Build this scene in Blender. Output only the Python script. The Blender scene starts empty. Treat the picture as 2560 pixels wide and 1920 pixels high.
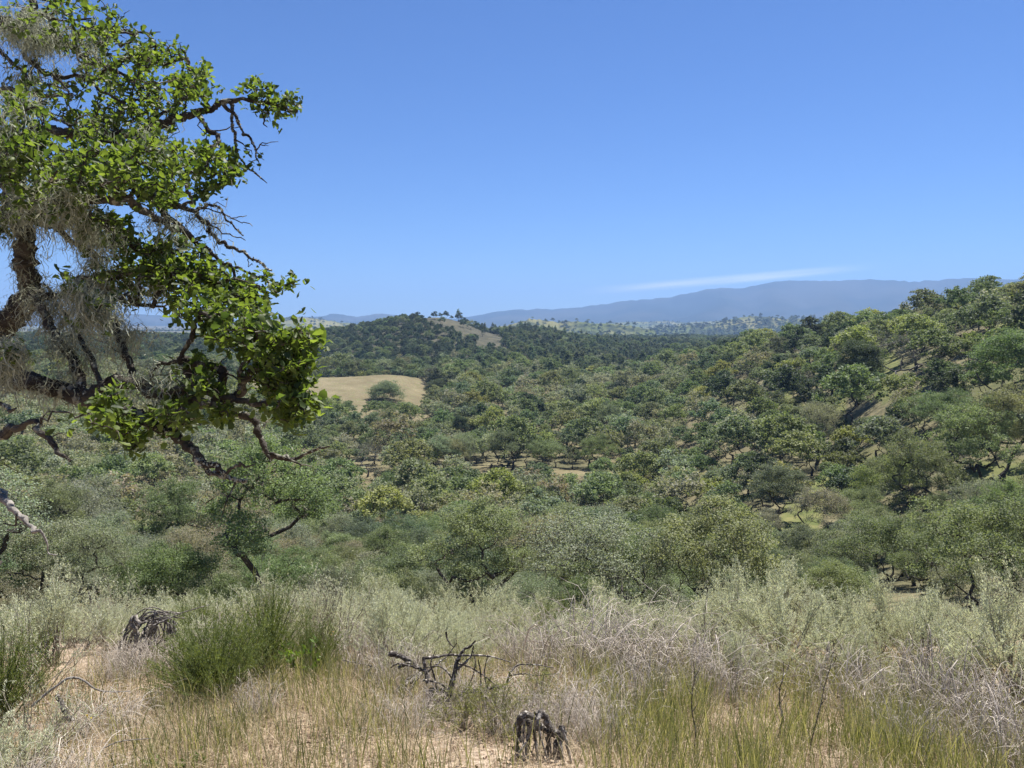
import bpy, math
import numpy as np
from mathutils import Vector, Matrix

# ------------------------------------------------------------------ camera, world, sun, exposure
SC = bpy.context.scene
COL = SC.collection
FPX = 1923.0                       # focal length in photograph pixels (2560 x 1920)
PITCH = math.atan(160 / FPX)       # the horizon sits at row 800
EYE = 1.6
cam_d = bpy.data.cameras.new('camera')
cam = bpy.data.objects.new('camera', cam_d)
COL.objects.link(cam)
cam_d.sensor_width = 36
cam_d.lens = 36 * FPX / 2560
cam_d.clip_start = 0.05
cam_d.clip_end = 60000
cam.location = (0, 0, 0)
cam.rotation_euler = (math.radians(90) - PITCH, 0, 0)
SC.camera = cam

SUN_AZ = math.radians(34)          # clockwise from +Y, the way the camera looks
SUN_EL = math.radians(63)
sunv = Vector((math.sin(SUN_AZ) * math.cos(SUN_EL), math.cos(SUN_AZ) * math.cos(SUN_EL), math.sin(SUN_EL)))
sd = bpy.data.lights.new('sun', 'SUN')
sd.energy = 5.0
sd.angle = math.radians(0.53)
sd.color = (1.0, 0.95, 0.87)
sun = bpy.data.objects.new('sun', sd)
COL.objects.link(sun)
sun.rotation_euler = sunv.to_track_quat('Z', 'Y').to_euler()
sun.location = (0, 0, 300)

world = bpy.data.worlds.new('World')
SC.world = world
world.use_nodes = True
wt = world.node_tree
wt.nodes.clear()
wo = wt.nodes.new('ShaderNodeOutputWorld')
wb = wt.nodes.new('ShaderNodeBackground')
sky = wt.nodes.new('ShaderNodeTexSky')
sky.sky_type = 'NISHITA'
sky.sun_disc = False
sky.sun_elevation = SUN_EL
sky.sun_rotation = SUN_AZ
sky.altitude = 1500
sky.air_density = 1.0
sky.dust_density = 0.1
sky.ozone_density = 6.0
wb.inputs['Strength'].default_value = 0.0625
hs = wt.nodes.new('ShaderNodeMixRGB')      # the camera's cool white balance
hs.blend_type = 'MULTIPLY'
hs.inputs[0].default_value = 1
hs.inputs[2].default_value = (.56, .735, 1.0, 1)
wt.links.new(sky.outputs[0], hs.inputs[1])
# a thin streak of high cloud low over the mountains
def wn(t, op=None, **kw):
    n = wt.nodes.new(t)
    if op: n.operation = op
    for k, v in kw.items(): n.inputs[int(k[1:])].default_value = v
    return n


def wl(a, b): wt.links.new(a, b)


tc = wn('ShaderNodeTexCoord')
sx = wn('ShaderNodeSeparateXYZ'); wl(tc.outputs['Generated'], sx.inputs[0])
azn = wn('ShaderNodeMath', 'ARCTAN2'); wl(sx.outputs[0], azn.inputs[0]); wl(sx.outputs[1], azn.inputs[1])
ln_ = wn('ShaderNodeMath', 'MULTIPLY_ADD', i1=.0743, i2=.0297); wl(azn.outputs[0], ln_.inputs[0])
dv = wn('ShaderNodeMath', 'SUBTRACT'); wl(sx.outputs[2], dv.inputs[0]); wl(ln_.outputs[0], dv.inputs[1])
cbn = wn('ShaderNodeCombineXYZ'); wl(azn.outputs[0], cbn.inputs[0]); wl(dv.outputs[0], cbn.inputs[1])
mp = wn('ShaderNodeMapping'); mp.inputs['Scale'].default_value = (9, 190, 1); wl(cbn.outputs[0], mp.inputs['Vector'])
nz = wn('ShaderNodeTexNoise'); nz.inputs['Scale'].default_value = 1.0; nz.inputs['Detail'].default_value = 5; wl(mp.outputs[0], nz.inputs['Vector'])
ab = wn('ShaderNodeMath', 'ABSOLUTE'); wl(dv.outputs[0], ab.inputs[0])
band = wn('ShaderNodeMapRange', i1=.0075, i2=.0005); band.interpolation_type = 'SMOOTHSTEP'; wl(ab.outputs[0], band.inputs[0])
e0 = wn('ShaderNodeMapRange', i1=.07, i2=.22); e0.interpolation_type = 'SMOOTHSTEP'; wl(azn.outputs[0], e0.inputs[0])
e1 = wn('ShaderNodeMapRange', i1=.46, i2=.28); e1.interpolation_type = 'SMOOTHSTEP'; wl(azn.outputs[0], e1.inputs[0])
prev = band.outputs[0]
for o_ in (e0.outputs[0], e1.outputs[0], nz.outputs[0]):
    mm = wn('ShaderNodeMath', 'MULTIPLY'); wl(prev, mm.inputs[0]); wl(o_, mm.inputs[1]); prev = mm.outputs[0]
m2 = wn('ShaderNodeMath', 'MULTIPLY', i1=1.5); m2.use_clamp = True; wl(prev, m2.inputs[0])
mx = wn('ShaderNodeMixRGB'); mx.inputs[2].default_value = (9.0, 9.6, 10.4, 1)
wl(m2.outputs[0], mx.inputs[0]); wl(hs.outputs[0], mx.inputs[1])
wl(mx.outputs[0], wb.inputs['Color']); wl(wb.outputs[0], wo.inputs['Surface'])

SC.render.engine = 'CYCLES'
SC.view_settings.view_transform = 'Standard'
SC.view_settings.look = 'None'
SC.view_settings.exposure = 1.05
SC.view_settings.gamma = 1
SC.cycles.max_bounces = 5
SC.cycles.diffuse_bounces = 2
SC.cycles.glossy_bounces = 2
SC.cycles.transmission_bounces = 4
SC.cycles.transparent_max_bounces = 6
SC.cycles.volume_bounces = 0
SC.cycles.use_denoising = True
SC.cycles.denoiser = 'OPENIMAGEDENOISE'
SC.cycles.sample_clamp_indirect = 4
SC.render.filter_size = 1.4

# ------------------------------------------------------------------ small helpers
CP, SP = math.cos(PITCH), math.sin(PITCH)


def raydir(px, py):
    x = (np.asarray(px, float) - 1280) / FPX
    v = -(np.asarray(py, float) - 960) / FPX
    return np.stack(np.broadcast_arrays(x, CP + v * SP, -SP + v * CP), -1)


def pix(px, py, depth):
    """the point at this camera depth that the photograph shows at (px, py)"""
    return raydir(px, py) * np.asarray(depth, float)[..., None]


def project(p):
    p = np.asarray(p, float)
    d = p[..., 1] * CP - p[..., 2] * SP
    v = p[..., 1] * SP + p[..., 2] * CP
    return 1280 + FPX * p[..., 0] / d, 960 - FPX * v / d, d


def elev(px, py):
    d = raydir(px, py)
    return d[..., 2] / np.hypot(d[..., 0], d[..., 1])


def azim(px, py=900):
    d = raydir(px, py)
    return np.arctan2(d[..., 0], d[..., 1])


def unit(a):
    return a / (np.linalg.norm(a, axis=-1, keepdims=True) + 1e-9)


def vnoise(x, y, seed=0):
    x = np.asarray(x, float); y = np.asarray(y, float)
    ix = np.floor(x).astype(np.int64); iy = np.floor(y).astype(np.int64)
    fx = x - ix; fy = y - iy
    fx = fx * fx * (3 - 2 * fx); fy = fy * fy * (3 - 2 * fy)

    def h(a, b):
        n = (a * 374761393 + b * 668265263 + seed * 974711) & 0x7fffffff
        n = ((n ^ (n >> 13)) * 1274126177) & 0x7fffffff
        return ((n ^ (n >> 16)) & 0xffff) / 65535.0
    return (h(ix, iy) * (1 - fx) + h(ix + 1, iy) * fx) * (1 - fy) + (h(ix, iy + 1) * (1 - fx) + h(ix + 1, iy + 1) * fx) * fy


def fbm(x, y, oct=4, seed=0):
    s = 0; a = 1; t = 0
    for i in range(oct):
        s = s + a * (vnoise(x * 2 ** i, y * 2 ** i, seed + i) - 0.5)
        t += a; a *= 0.5
    return s / t * 2


class MB:
    """collects vertices and faces (numpy) and links them as one mesh"""
    def __init__(self):
        self.v = []; self.f = {3: [], 4: []}; self.n = 0; self.r = []; self.m = {3: [], 4: []}

    def add(self, V, F, rnd=0.5, mat=0):
        V = np.asarray(V, float).reshape(-1, 3)
        F = np.asarray(F, np.int64)
        if len(V) == 0 or len(F) == 0:
            return self
        self.v.append(V)
        self.f[F.shape[1]].append(F + self.n)
        self.m[F.shape[1]].append(np.full(len(F), mat))
        self.r.append(np.broadcast_to(np.asarray(rnd, float), (len(V),)))
        self.n += len(V)
        return self

    def more_faces(self, F, base, mat=0):
        F = np.asarray(F, np.int64)
        self.f[F.shape[1]].append(F + base)
        self.m[F.shape[1]].append(np.full(len(F), mat))

    def mesh(self, name, mats, smooth=True):
        me = bpy.data.meshes.new(name)
        V = np.concatenate(self.v)
        q = np.concatenate(self.f[4]) if self.f[4] else np.zeros((0, 4), int)
        t = np.concatenate(self.f[3]) if self.f[3] else np.zeros((0, 3), int)
        mi = np.concatenate([a for k in (4, 3) for a in self.m[k]])
        me.vertices.add(len(V))
        me.vertices.foreach_set('co', V.astype(np.float32).ravel())
        loops = np.concatenate([q.ravel(), t.ravel()]).astype(np.int32)
        me.loops.add(len(loops))
        me.loops.foreach_set('vertex_index', loops)
        npoly = len(q) + len(t)
        me.polygons.add(npoly)
        st = np.concatenate([np.arange(len(q)) * 4, len(q) * 4 + np.arange(len(t)) * 3]).astype(np.int32)
        me.polygons.foreach_set('loop_start', st)
        me.polygons.foreach_set('material_index', mi.astype(np.int32))
        me.polygons.foreach_set('use_smooth', np.full(npoly, smooth))
        at = me.attributes.new('rnd', 'FLOAT', 'POINT')
        at.data.foreach_set('value', np.concatenate(self.r).astype(np.float32))
        for m in (mats if isinstance(mats, (list, tuple)) else [mats]):
            me.materials.append(m)
        me.update(calc_edges=True)
        return me


def link(name, me, parent=None):
    o = bpy.data.objects.new(name, me)
    COL.objects.link(o)
    if parent is not None:
        o.parent = parent
    return o


def tag(o, label=None, cat=None, group=None, kind=None):
    if label: o['label'] = label
    if cat: o['category'] = cat
    if group: o['group'] = group
    if kind: o['kind'] = kind
    return o


def empty(name, loc=(0, 0, 0), rz=0, s=1):
    o = bpy.data.objects.new(name, None)
    COL.objects.link(o)
    o.location = loc; o.rotation_euler = (0, 0, rz); o.scale = (s, s, s)
    o.empty_display_size = 0.2
    return o


def tube(P, R, sides=5, rough=0.0, rng=None):
    P = np.asarray(P, float); R = np.asarray(R, float)
    n = len(P)
    T = unit(np.gradient(P, axis=0))
    ref = np.array([0, 0, 1.0]) if abs(T[:, 2]).mean() < 0.8 else np.array([1.0, 0, 0])
    A = unit(np.cross(T, ref)); B = np.cross(T, A)
    a = np.linspace(0, 2 * np.pi, sides, endpoint=False)
    rr = R[:, None] * np.ones(sides)
    if rough and rng is not None:
        rr = rr * (1 + rng.uniform(-rough, rough, rr.shape))
    V = P[:, None, :] + rr[..., None] * (np.cos(a)[None, :, None] * A[:, None, :] + np.sin(a)[None, :, None] * B[:, None, :])
    i = np.arange(n - 1)[:, None] * sides; j = np.arange(sides)[None, :]; k = (j + 1) % sides
    F = np.stack([i + j, i + k, i + sides + k, i + sides + j], -1).reshape(-1, 4)
    return V.reshape(-1, 3), F


def ribbons(P, W, side):
    """P (n,k,3) centre lines, W (n,k) half widths, side (n,3)"""
    n, k = P.shape[:2]
    V = np.stack([P - W[..., None] * side[:, None, :], P + W[..., None] * side[:, None, :]], 2)
    b = (np.arange(n) * k * 2)[:, None]; i = np.arange(k - 1)[None, :] * 2
    F = np.stack([b + i, b + i + 1, b + i + 3, b + i + 2], -1).reshape(-1, 4)
    return V.reshape(-1, 3), F, k * 2


def stamp(T, C, A, N, L, W=None):
    """copies template T (k,3; x along the leaf, y across, z normal) to centres C"""
    W = L if W is None else W
    B = unit(np.cross(N, A)); N2 = np.cross(A, B)
    V = C[:, None, :] + L[:, None, None] * T[None, :, 0:1] * A[:, None, :] + W[:, None, None] * T[None, :, 1:2] * B[:, None, :] \
        + L[:, None, None] * T[None, :, 2:3] * N2[:, None, :]
    return V.reshape(-1, 3)


def stamp_faces(F, n, k):
    F = np.asarray(F)
    return (F[None] + (np.arange(n) * k)[:, None, None]).reshape(-1, F.shape[1])


DIAMOND = np.array([[0, 0, 0], [.45, .5, .06], [1, 0, 0], [.45, -.5, .06]])
DIAMOND_F = [[0, 1, 2, 3]]
# blue-oak leaf: obovate, shallowly lobed, folded along the midrib
OAKLEAF = np.array([[0, 0, 0], [.3, 0, -.03], [.6, 0, -.04], [.85, 0, -.02], [1, 0, .02],
                    [.28, .17, .03], [.52, .25, .04], [.63, .22, .03], [.82, .29, .06],
                    [.28, -.17, .03], [.52, -.25, .04], [.63, -.22, .03], [.82, -.29, .06]])
OAKLEAF_3 = [[0, 1, 5], [0, 9, 1], [3, 4, 8], [3, 12, 4], [2, 7, 6], [2, 10, 11]]
OAKLEAF_4 = [[1, 2, 6, 5], [1, 9, 10, 2], [2, 3, 8, 7], [2, 11, 12, 3]]


def rand_dirs(rng, n, up=0.0):
    d = rng.normal(size=(n, 3)); d[:, 2] += up
    return unit(d)


# ------------------------------------------------------------------ materials
def newmat(name):
    m = bpy.data.materials.new(name)
    m.use_nodes = True
    nt = m.node_tree
    nt.nodes.clear()
    return m, nt, nt.nodes.new('ShaderNodeOutputMaterial')


def N(nt, t, **kw):
    n = nt.nodes.new(t)
    for k, v in kw.items():
        setattr(n, k, v)
    return n


def leafy(name, c0, c1, trans=0.35, tcol=(1.25, 1.35, 0.5), tint=None, rough=0.55, spec=0.3):
    """leaf colour runs from c0 to c1 over the leaf's own random number; tint: a colour on the object or the instance"""
    m, nt, out = newmat(name)
    a = N(nt, 'ShaderNodeAttribute', attribute_name='rnd')
    mixn = N(nt, 'ShaderNodeMixRGB')
    mixn.inputs[1].default_value = (*c0, 1); mixn.inputs[2].default_value = (*c1, 1)
    nt.links.new(a.outputs['Fac'], mixn.inputs[0])
    col = mixn.outputs[0]
    if tint:
        t = N(nt, 'ShaderNodeAttribute', attribute_name=tint, attribute_type='INSTANCER')
        mu = N(nt, 'ShaderNodeMixRGB', blend_type='MULTIPLY')
        mu.inputs[0].default_value = 1
        nt.links.new(col, mu.inputs[1]); nt.links.new(t.outputs['Color'], mu.inputs[2])
        col = mu.outputs[0]
    p = N(nt, 'ShaderNodeBsdfPrincipled')
    p.inputs['Roughness'].default_value = rough
    p.inputs['Specular IOR Level'].default_value = spec
    nt.links.new(col, p.inputs['Base Color'])
    if trans:
        tm = N(nt, 'ShaderNodeMixRGB', blend_type='MULTIPLY')
        tm.inputs[0].default_value = 1; tm.inputs[2].default_value = (*tcol, 1)
        nt.links.new(col, tm.inputs[1])
        tr = N(nt, 'ShaderNodeBsdfTranslucent')
        nt.links.new(tm.outputs[0], tr.inputs['Color'])
        ms = N(nt, 'ShaderNodeMixShader')
        ms.inputs[0].default_value = trans
        nt.links.new(p.outputs[0], ms.inputs[1]); nt.links.new(tr.outputs[0], ms.inputs[2])
        nt.links.new(ms.outputs[0], out.inputs[0])
    else:
        nt.links.new(p.outputs[0], out.inputs[0])
    return m


def barky(name, c0, c1, c2=None, scale=8.0, bump=0.4, lichen=0.55, coord='Object'):
    """bark c0..c1 with patches of c2 (crustose lichen)"""
    m, nt, out = newmat(name)
    tc = N(nt, 'ShaderNodeTexCoord')
    n1 = N(nt, 'ShaderNodeTexNoise'); n1.inputs['Scale'].default_value = scale; n1.inputs['Detail'].default_value = 6
    nt.links.new(tc.outputs[coord], n1.inputs['Vector'])
    mixn = N(nt, 'ShaderNodeMixRGB')
    mixn.inputs[1].default_value = (*c0, 1); mixn.inputs[2].default_value = (*c1, 1)
    r1 = N(nt, 'ShaderNodeValToRGB'); r1.color_ramp.elements[0].position = 0.35; r1.color_ramp.elements[1].position = 0.65
    nt.links.new(n1.outputs[0], r1.inputs[0]); nt.links.new(r1.outputs[0], mixn.inputs[0])
    col = mixn.outputs[0]
    if c2:
        n2 = N(nt, 'ShaderNodeTexNoise'); n2.inputs['Scale'].default_value = scale * 2.3; n2.inputs['Detail'].default_value = 5
        nt.links.new(tc.outputs[coord], n2.inputs['Vector'])
        r2 = N(nt, 'ShaderNodeValToRGB'); r2.color_ramp.elements[0].position = lichen; r2.color_ramp.elements[1].position = lichen + 0.06
        nt.links.new(n2.outputs[0], r2.inputs[0])
        mb = N(nt, 'ShaderNodeMixRGB'); mb.inputs[2].default_value = (*c2, 1)
        nt.links.new(r2.outputs[0], mb.inputs[0]); nt.links.new(col, mb.inputs[1])
        col = mb.outputs[0]
    p = N(nt, 'ShaderNodeBsdfPrincipled'); p.inputs['Roughness'].default_value = 0.9
    p.inputs['Specular IOR Level'].default_value = 0.15
    nt.links.new(col, p.inputs['Base Color'])
    if bump:
        n3 = N(nt, 'ShaderNodeTexNoise'); n3.inputs['Scale'].default_value = scale * 4; n3.inputs['Detail'].default_value = 5
        nt.links.new(tc.outputs[coord], n3.inputs['Vector'])
        b = N(nt, 'ShaderNodeBump'); b.inputs['Strength'].default_value = bump; b.inputs['Distance'].default_value = 0.03
        nt.links.new(n3.outputs[0], b.inputs['Height']); nt.links.new(b.outputs[0], p.inputs['Normal'])
    nt.links.new(p.outputs[0], out.inputs[0])
    return m


M = {}
M['tree_leaf'] = leafy('tree_leaf', (.66, .68, .70), (1.58, 1.52, 1.38), 0.38, (1.2, 1.25, .7), tint='tint', rough=.6, spec=.25)
M['tree_lichen'] = leafy('tree_lichen', (.22, .23, .16), (.36, .37, .27), 0.25, (1, 1, .9), rough=.9, spec=.05)
M['tree_bark'] = barky('tree_bark', (.035, .030, .026), (.075, .066, .057), (.17, .165, .14), 3.0, 0, .60)
M['dead_bark'] = barky('dead_bark', (.10, .09, .08), (.19, .175, .155), (.28, .27, .24), 3.0, 0, .58)
M['oak_leaf'] = leafy('oak_leaf', (.040, .066, .026), (.150, .195, .064), 0.5, (1.75, 1.85, .55), rough=.5, spec=.28)
M['oak_bark'] = barky('oak_bark', (.028, .024, .021), (.085, .075, .064), (.24, .235, .19), 11, .6, .57)
M['bare_wood'] = barky('bare_wood', (.16, .145, .13), (.33, .305, .275), (.05, .045, .04), 14, .5, .60)
M['lace_lichen'] = leafy('lace_lichen', (.22, .235, .18), (.46, .48, .385), 0.35, (1, 1, .9), rough=.9, spec=.05)
M['crust_lichen'] = leafy('crust_lichen', (.27, .275, .22), (.45, .455, .38), 0.1, (1, 1, 1), rough=.9, spec=.05)
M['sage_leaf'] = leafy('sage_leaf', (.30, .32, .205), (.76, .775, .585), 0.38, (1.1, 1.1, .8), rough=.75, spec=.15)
M['sage_stem'] = leafy('sage_stem', (.14, .115, .085), (.38, .335, .265), 0, rough=.85, spec=.1)
M['broom_leaf'] = leafy('broom_leaf', (.085, .115, .035), (.20, .235, .085), 0.38, (1.3, 1.3, .6), rough=.55, spec=.3)
M['dead_twig'] = leafy('dead_twig', (.22, .185, .15), (.66, .59, .505), 0, rough=.85, spec=.1)
M['grass_green'] = leafy('grass_green', (.082, .106, .038), (.47, .44, .24), 0.38, (1.2, 1.2, .55), rough=.6, spec=.25)
M['grass_dry'] = leafy('grass_dry', (.24, .18, .11), (.66, .55, .39), 0.35, (1.05, 1, .8), rough=.75, spec=.15)
M['litter'] = leafy('litter', (.10, .062, .038), (.50, .38, .27), 0.1, (1, 1, 1), rough=.85, spec=.1)
M['lime_leaf'] = leafy('lime_leaf', (.15, .17, .05), (.40, .40, .16), 0.35, (1.1, 1.1, .6), rough=.65, spec=.2)
M['dead_log'] = barky('dead_log', (.04, .034, .029), (.16, .14, .12), (.46, .42, .37), 16, .6, .57)
M['heap_wood'] = barky('heap_wood', (.07, .06, .052), (.24, .215, .185), (.44, .405, .36), 18, .5, .55)
M['seedling_leaf'] = leafy('seedling_leaf', (.06, .12, .02), (.15, .21, .05), 0.4, (1.8, 1.8, .6), rough=.5, spec=.35)
M['yellow_petal'] = leafy('yellow_petal', (.75, .55, .02), (.85, .68, .04), 0.2, (1, 1, .5), rough=.6)
M['blue_petal'] = leafy('blue_petal', (.08, .06, .45), (.14, .10, .6), 0.2, (1, 1, 1), rough=.6)

# ------------------------------------------------------------------ the shape of the land
# ground rows seen in the photograph, column by column, at each horizontal range (metres)
RR = np.array([12, 20, 35, 50, 65, 90, 115, 135, 146, 165, 200, 250, 290, 330, 380, 450, 520, 600, 680, 800, 1000, 1400, 2000, 3000, 4500, 9000])
COLS = {
    -900: [1600, 1640, 1585, 1520, 1440, 1330, 1240, 1180, 1150, 1100, 1030, 965, 935, 910, 890, 870, 855, 842, 836, 830, 846, 842, 836, 828, 820, 812],
    0: [1610, 1640, 1590, 1530, 1460, 1370, 1280, 1220, 1190, 1140, 1075, 1010, 975, 945, 920, 895, 884, 872, 862, 856, 850, 842, 836, 828, 820, 812],
    400: [1620, 1640, 1590, 1530, 1465, 1380, 1295, 1235, 1200, 1150, 1085, 1042, 1000, 960, 930, 900, 890, 874, 862, 856, 850, 842, 836, 828, 820, 812],
    740: [1622, 1640, 1600, 1540, 1475, 1385, 1305, 1255, 1205, 1165, 1100, 1048, 985, 940, 956, 940, 912, 874, 850, 850, 848, 842, 836, 828, 820, 812],
    860: [1625, 1640, 1600, 1540, 1478, 1388, 1312, 1278, 1193, 1172, 1108, 1055, 985, 938, 958, 935, 900, 856, 836, 844, 848, 842, 836, 828, 820, 812],
    1000: [1627, 1640, 1600, 1540, 1480, 1390, 1315, 1285, 1190, 1180, 1108, 1058, 985, 926, 955, 930, 882, 826, 803, 834, 846, 842, 836, 828, 820, 812],
    1085: [1627, 1640, 1600, 1540, 1480, 1390, 1312, 1280, 1188, 1180, 1106, 1048, 1000, 966, 952, 922, 875, 810, 780, 830, 846, 842, 836, 828, 820, 812],
    1170: [1627, 1640, 1600, 1540, 1480, 1390, 1312, 1272, 1186, 1178, 1105, 1040, 995, 966, 942, 916, 878, 830, 804, 825, 858, 852, 844, 834, 824, 812],
    1230: [1627, 1640, 1600, 1540, 1480, 1390, 1312, 1270, 1186, 1178, 1105, 1038, 993, 965, 940, 913, 880, 852, 846, 852, 858, 852, 844, 834, 824, 812],
    1330: [1627, 1640, 1600, 1540, 1480, 1390, 1312, 1270, 1186, 1178, 1105, 1035, 992, 965, 938, 912, 882, 852, 830, 815, 858, 852, 844, 834, 824, 812],
    1420: [1627, 1640, 1600, 1540, 1480, 1390, 1312, 1270, 1186, 1178, 1108, 1038, 992, 968, 942, 917, 890, 858, 848, 856, 858, 852, 844, 834, 824, 812],
    1500: [1627, 1640, 1600, 1540, 1480, 1390, 1312, 1270, 1188, 1178, 1110, 1042, 995, 970, 945, 922, 902, 878, 864, 858, 858, 852, 844, 834, 824, 812],
    1600: [1627, 1640, 1600, 1540, 1478, 1388, 1310, 1265, 1190, 1172, 1110, 1045, 1000, 972, 948, 925, 908, 892, 878, 864, 858, 852, 844, 834, 824, 812],
    1750: [1622, 1638, 1595, 1530, 1462, 1355, 1265, 1205, 1168, 1115, 1032, 985, 952, 920, 900, 908, 898, 884, 874, 862, 858, 852, 844, 834, 824, 812],
    1920: [1620, 1636, 1590, 1520, 1445, 1290, 1190, 1135, 1105, 1055, 970, 912, 882, 890, 888, 882, 874, 866, 860, 852, 858, 852, 844, 834, 824, 812],
    2080: [1632, 1650, 1590, 1525, 1450, 1300, 1200, 1128, 1080, 1010, 928, 866, 866, 862, 870, 870, 864, 858, 852, 846, 846, 842, 838, 832, 824, 812],
    2240: [1640, 1655, 1590, 1520, 1440, 1268, 1110, 1030, 975, 915, 872, 840, 852, 852, 858, 858, 854, 850, 846, 840, 846, 842, 838, 832, 824, 812],
    2400: [1640, 1655, 1590, 1515, 1430, 1225, 1055, 970, 920, 868, 800, 808, 820, 826, 830, 830, 832, 832, 830, 828, 824, 818, 812, 808, 808, 806],
    2560: [1630, 1650, 1585, 1510, 1420, 1190, 1010, 912, 868, 822, 772, 785, 795, 800, 806, 808, 812, 814, 815, 816, 816, 814, 812, 810, 808, 806],
    3300: [1620, 1640, 1570, 1490, 1380, 1120, 940, 850, 800, 740, 680, 690, 710, 730, 750, 770, 780, 788, 794, 800, 804, 806, 806, 806, 806, 806],
}
NEAR_S = 0.28
AZ0, AZ1, NAZ = -0.92, 0.92, 430
LR0, LR1, NLR = math.log(0.6), math.log(8800), 430
G_az = np.linspace(AZ0, AZ1, NAZ)
G_lr = np.linspace(LR0, LR1, NLR)
_cx = np.array(sorted(COLS))
_caz = azim(_cx)
_tab = []
for c in _cx:
    e = elev(np.full(len(RR), c), np.array(COLS[c], float))
    r = np.exp(G_lr)
    near = -NEAR_S - EYE / r
    far = np.interp(G_lr, np.log(np.concatenate([[8.0], RR])), np.concatenate([[-NEAR_S - EYE / 8.0], e]))
    _tab.append(np.where(r < 8, near, far))
_tab = np.array(_tab)
_E = np.empty((NAZ, NLR))
for k in range(NLR):
    _E[:, k] = np.interp(G_az, _caz, _tab[:, k])


def _blur(a, s, axis):
    k = np.arange(-int(3 * s), int(3 * s) + 1)
    w = np.exp(-k ** 2 / (2 * s * s)); w /= w.sum()
    p = np.concatenate([np.repeat(np.take(a, [0], axis), len(k) // 2, axis), a, np.repeat(np.take(a, [-1], axis), len(k) // 2, axis)], axis)
    return np.apply_along_axis(lambda v: np.convolve(v, w, 'valid'), axis, p)


_E = _blur(_E, 5.0, 0)
_msk = (np.exp(G_lr) > 9)[None, :]
_E = np.where(_msk, _blur(_E, 1.3, 1), _E)
_R = np.exp(G_lr)[None, :]
_X = _R * np.sin(G_az)[:, None]; _Y = _R * np.cos(G_az)[:, None]
_amp = np.interp(_R, [0, 6, 14, 60, 300, 900, 2500, 8000], [0.02, .05, .15, .5, 1.2, 4, 17, 40])
_wl = np.interp(_R, [0, 10, 60, 300, 900, 2500, 8000], [1.5, 2.5, 14, 40, 110, 420, 900])
_H = _E * _R
for lo, hi, wl, am, sd_ in [(0, 12, 1.3, .045, 1), (8, 90, 9, .35, 2), (60, 500, 34, 1.3, 3), (350, 1500, 95, 4.0, 4), (1000, 9000, 420, 9, 5)]:
    wgt = np.clip((_R - lo) / (0.35 * lo + .5), 0, 1) * np.clip((hi * 1.3 - _R) / (.5 * hi), 0, 1)
    _H = _H + wgt * am * fbm(_X / wl, _Y / wl, 4, sd_ * 17)


def ground(x, y):
    x = np.asarray(x, float); y = np.asarray(y, float)
    az = np.clip(np.arctan2(x, y), AZ0, AZ1 - 1e-6); lr = np.clip(np.log(np.hypot(x, y) + 1e-6), LR0, LR1 - 1e-6)
    a = (az - AZ0) / (AZ1 - AZ0) * (NAZ - 1); b = (lr - LR0) / (LR1 - LR0) * (NLR - 1)
    i = np.clip(a.astype(int), 0, NAZ - 2); j = np.clip(b.astype(int), 0, NLR - 2); fa = a - i; fb = b - j
    return (_H[i, j] * (1 - fa) + _H[i + 1, j] * fa) * (1 - fb) + (_H[i, j + 1] * (1 - fa) + _H[i + 1, j + 1] * fa) * fb


def ground_hit(px, py, rmin=2.0, rmax=3000):
    """where the ray through this pixel first meets the ground"""
    d = raydir(px, py); d = d / np.hypot(d[0], d[1])
    r = np.exp(np.linspace(math.log(rmin), math.log(rmax), 900))
    under = d[2] * r <= ground(d[0] * r, d[1] * r)
    k = int(np.argmax(under)) if under.any() else len(r) - 1
    return np.array([d[0] * r[k], d[1] * r[k], float(ground(d[0] * r[k], d[1] * r[k]))])


def on_ray(px, r, dz=0.0):
    """ground point in the direction of column px at horizontal range r"""
    a = float(azim(px))
    for _ in range(4):
        x, y = r * math.sin(a), r * math.cos(a); z = float(ground(x, y))
        a += (px - float(project([x, y, z])[0])) / FPX * math.cos(a) ** 2
    return np.array([x, y, z + dz])


# material of the land: dry straw, green spring grass, grey-brown scrub
gm, nt, out = newmat('hill_ground')
tcn = N(nt, 'ShaderNodeTexCoord')
ad = N(nt, 'ShaderNodeAttribute', attribute_name='dry')
ag = N(nt, 'ShaderNodeAttribute', attribute_name='lush')


def noise(scale, detail=5, rough=.6):
    n = N(nt, 'ShaderNodeTexNoise'); n.inputs['Scale'].default_value = scale; n.inputs['Detail'].default_value = detail
    n.inputs['Roughness'].default_value = rough
    nt.links.new(tcn.outputs['Object'], n.inputs['Vector'])
    return n.outputs[0]


def ramp(v, a, b):
    r = N(nt, 'ShaderNodeValToRGB'); r.color_ramp.elements[0].position = a; r.color_ramp.elements[1].position = b
    nt.links.new(v, r.inputs[0]); return r.outputs[0]


def mixc(f, a, b, t='MIX'):
    m = N(nt, 'ShaderNodeMixRGB', blend_type=t)
    for i, s in ((0, f), (1, a), (2, b)):
        if isinstance(s, (int, float)): m.inputs[i].default_value = s
        elif isinstance(s, tuple): m.inputs[i].default_value = (*s, 1)
        else: nt.links.new(s, m.inputs[i])
    return m.outputs[0]


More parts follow.
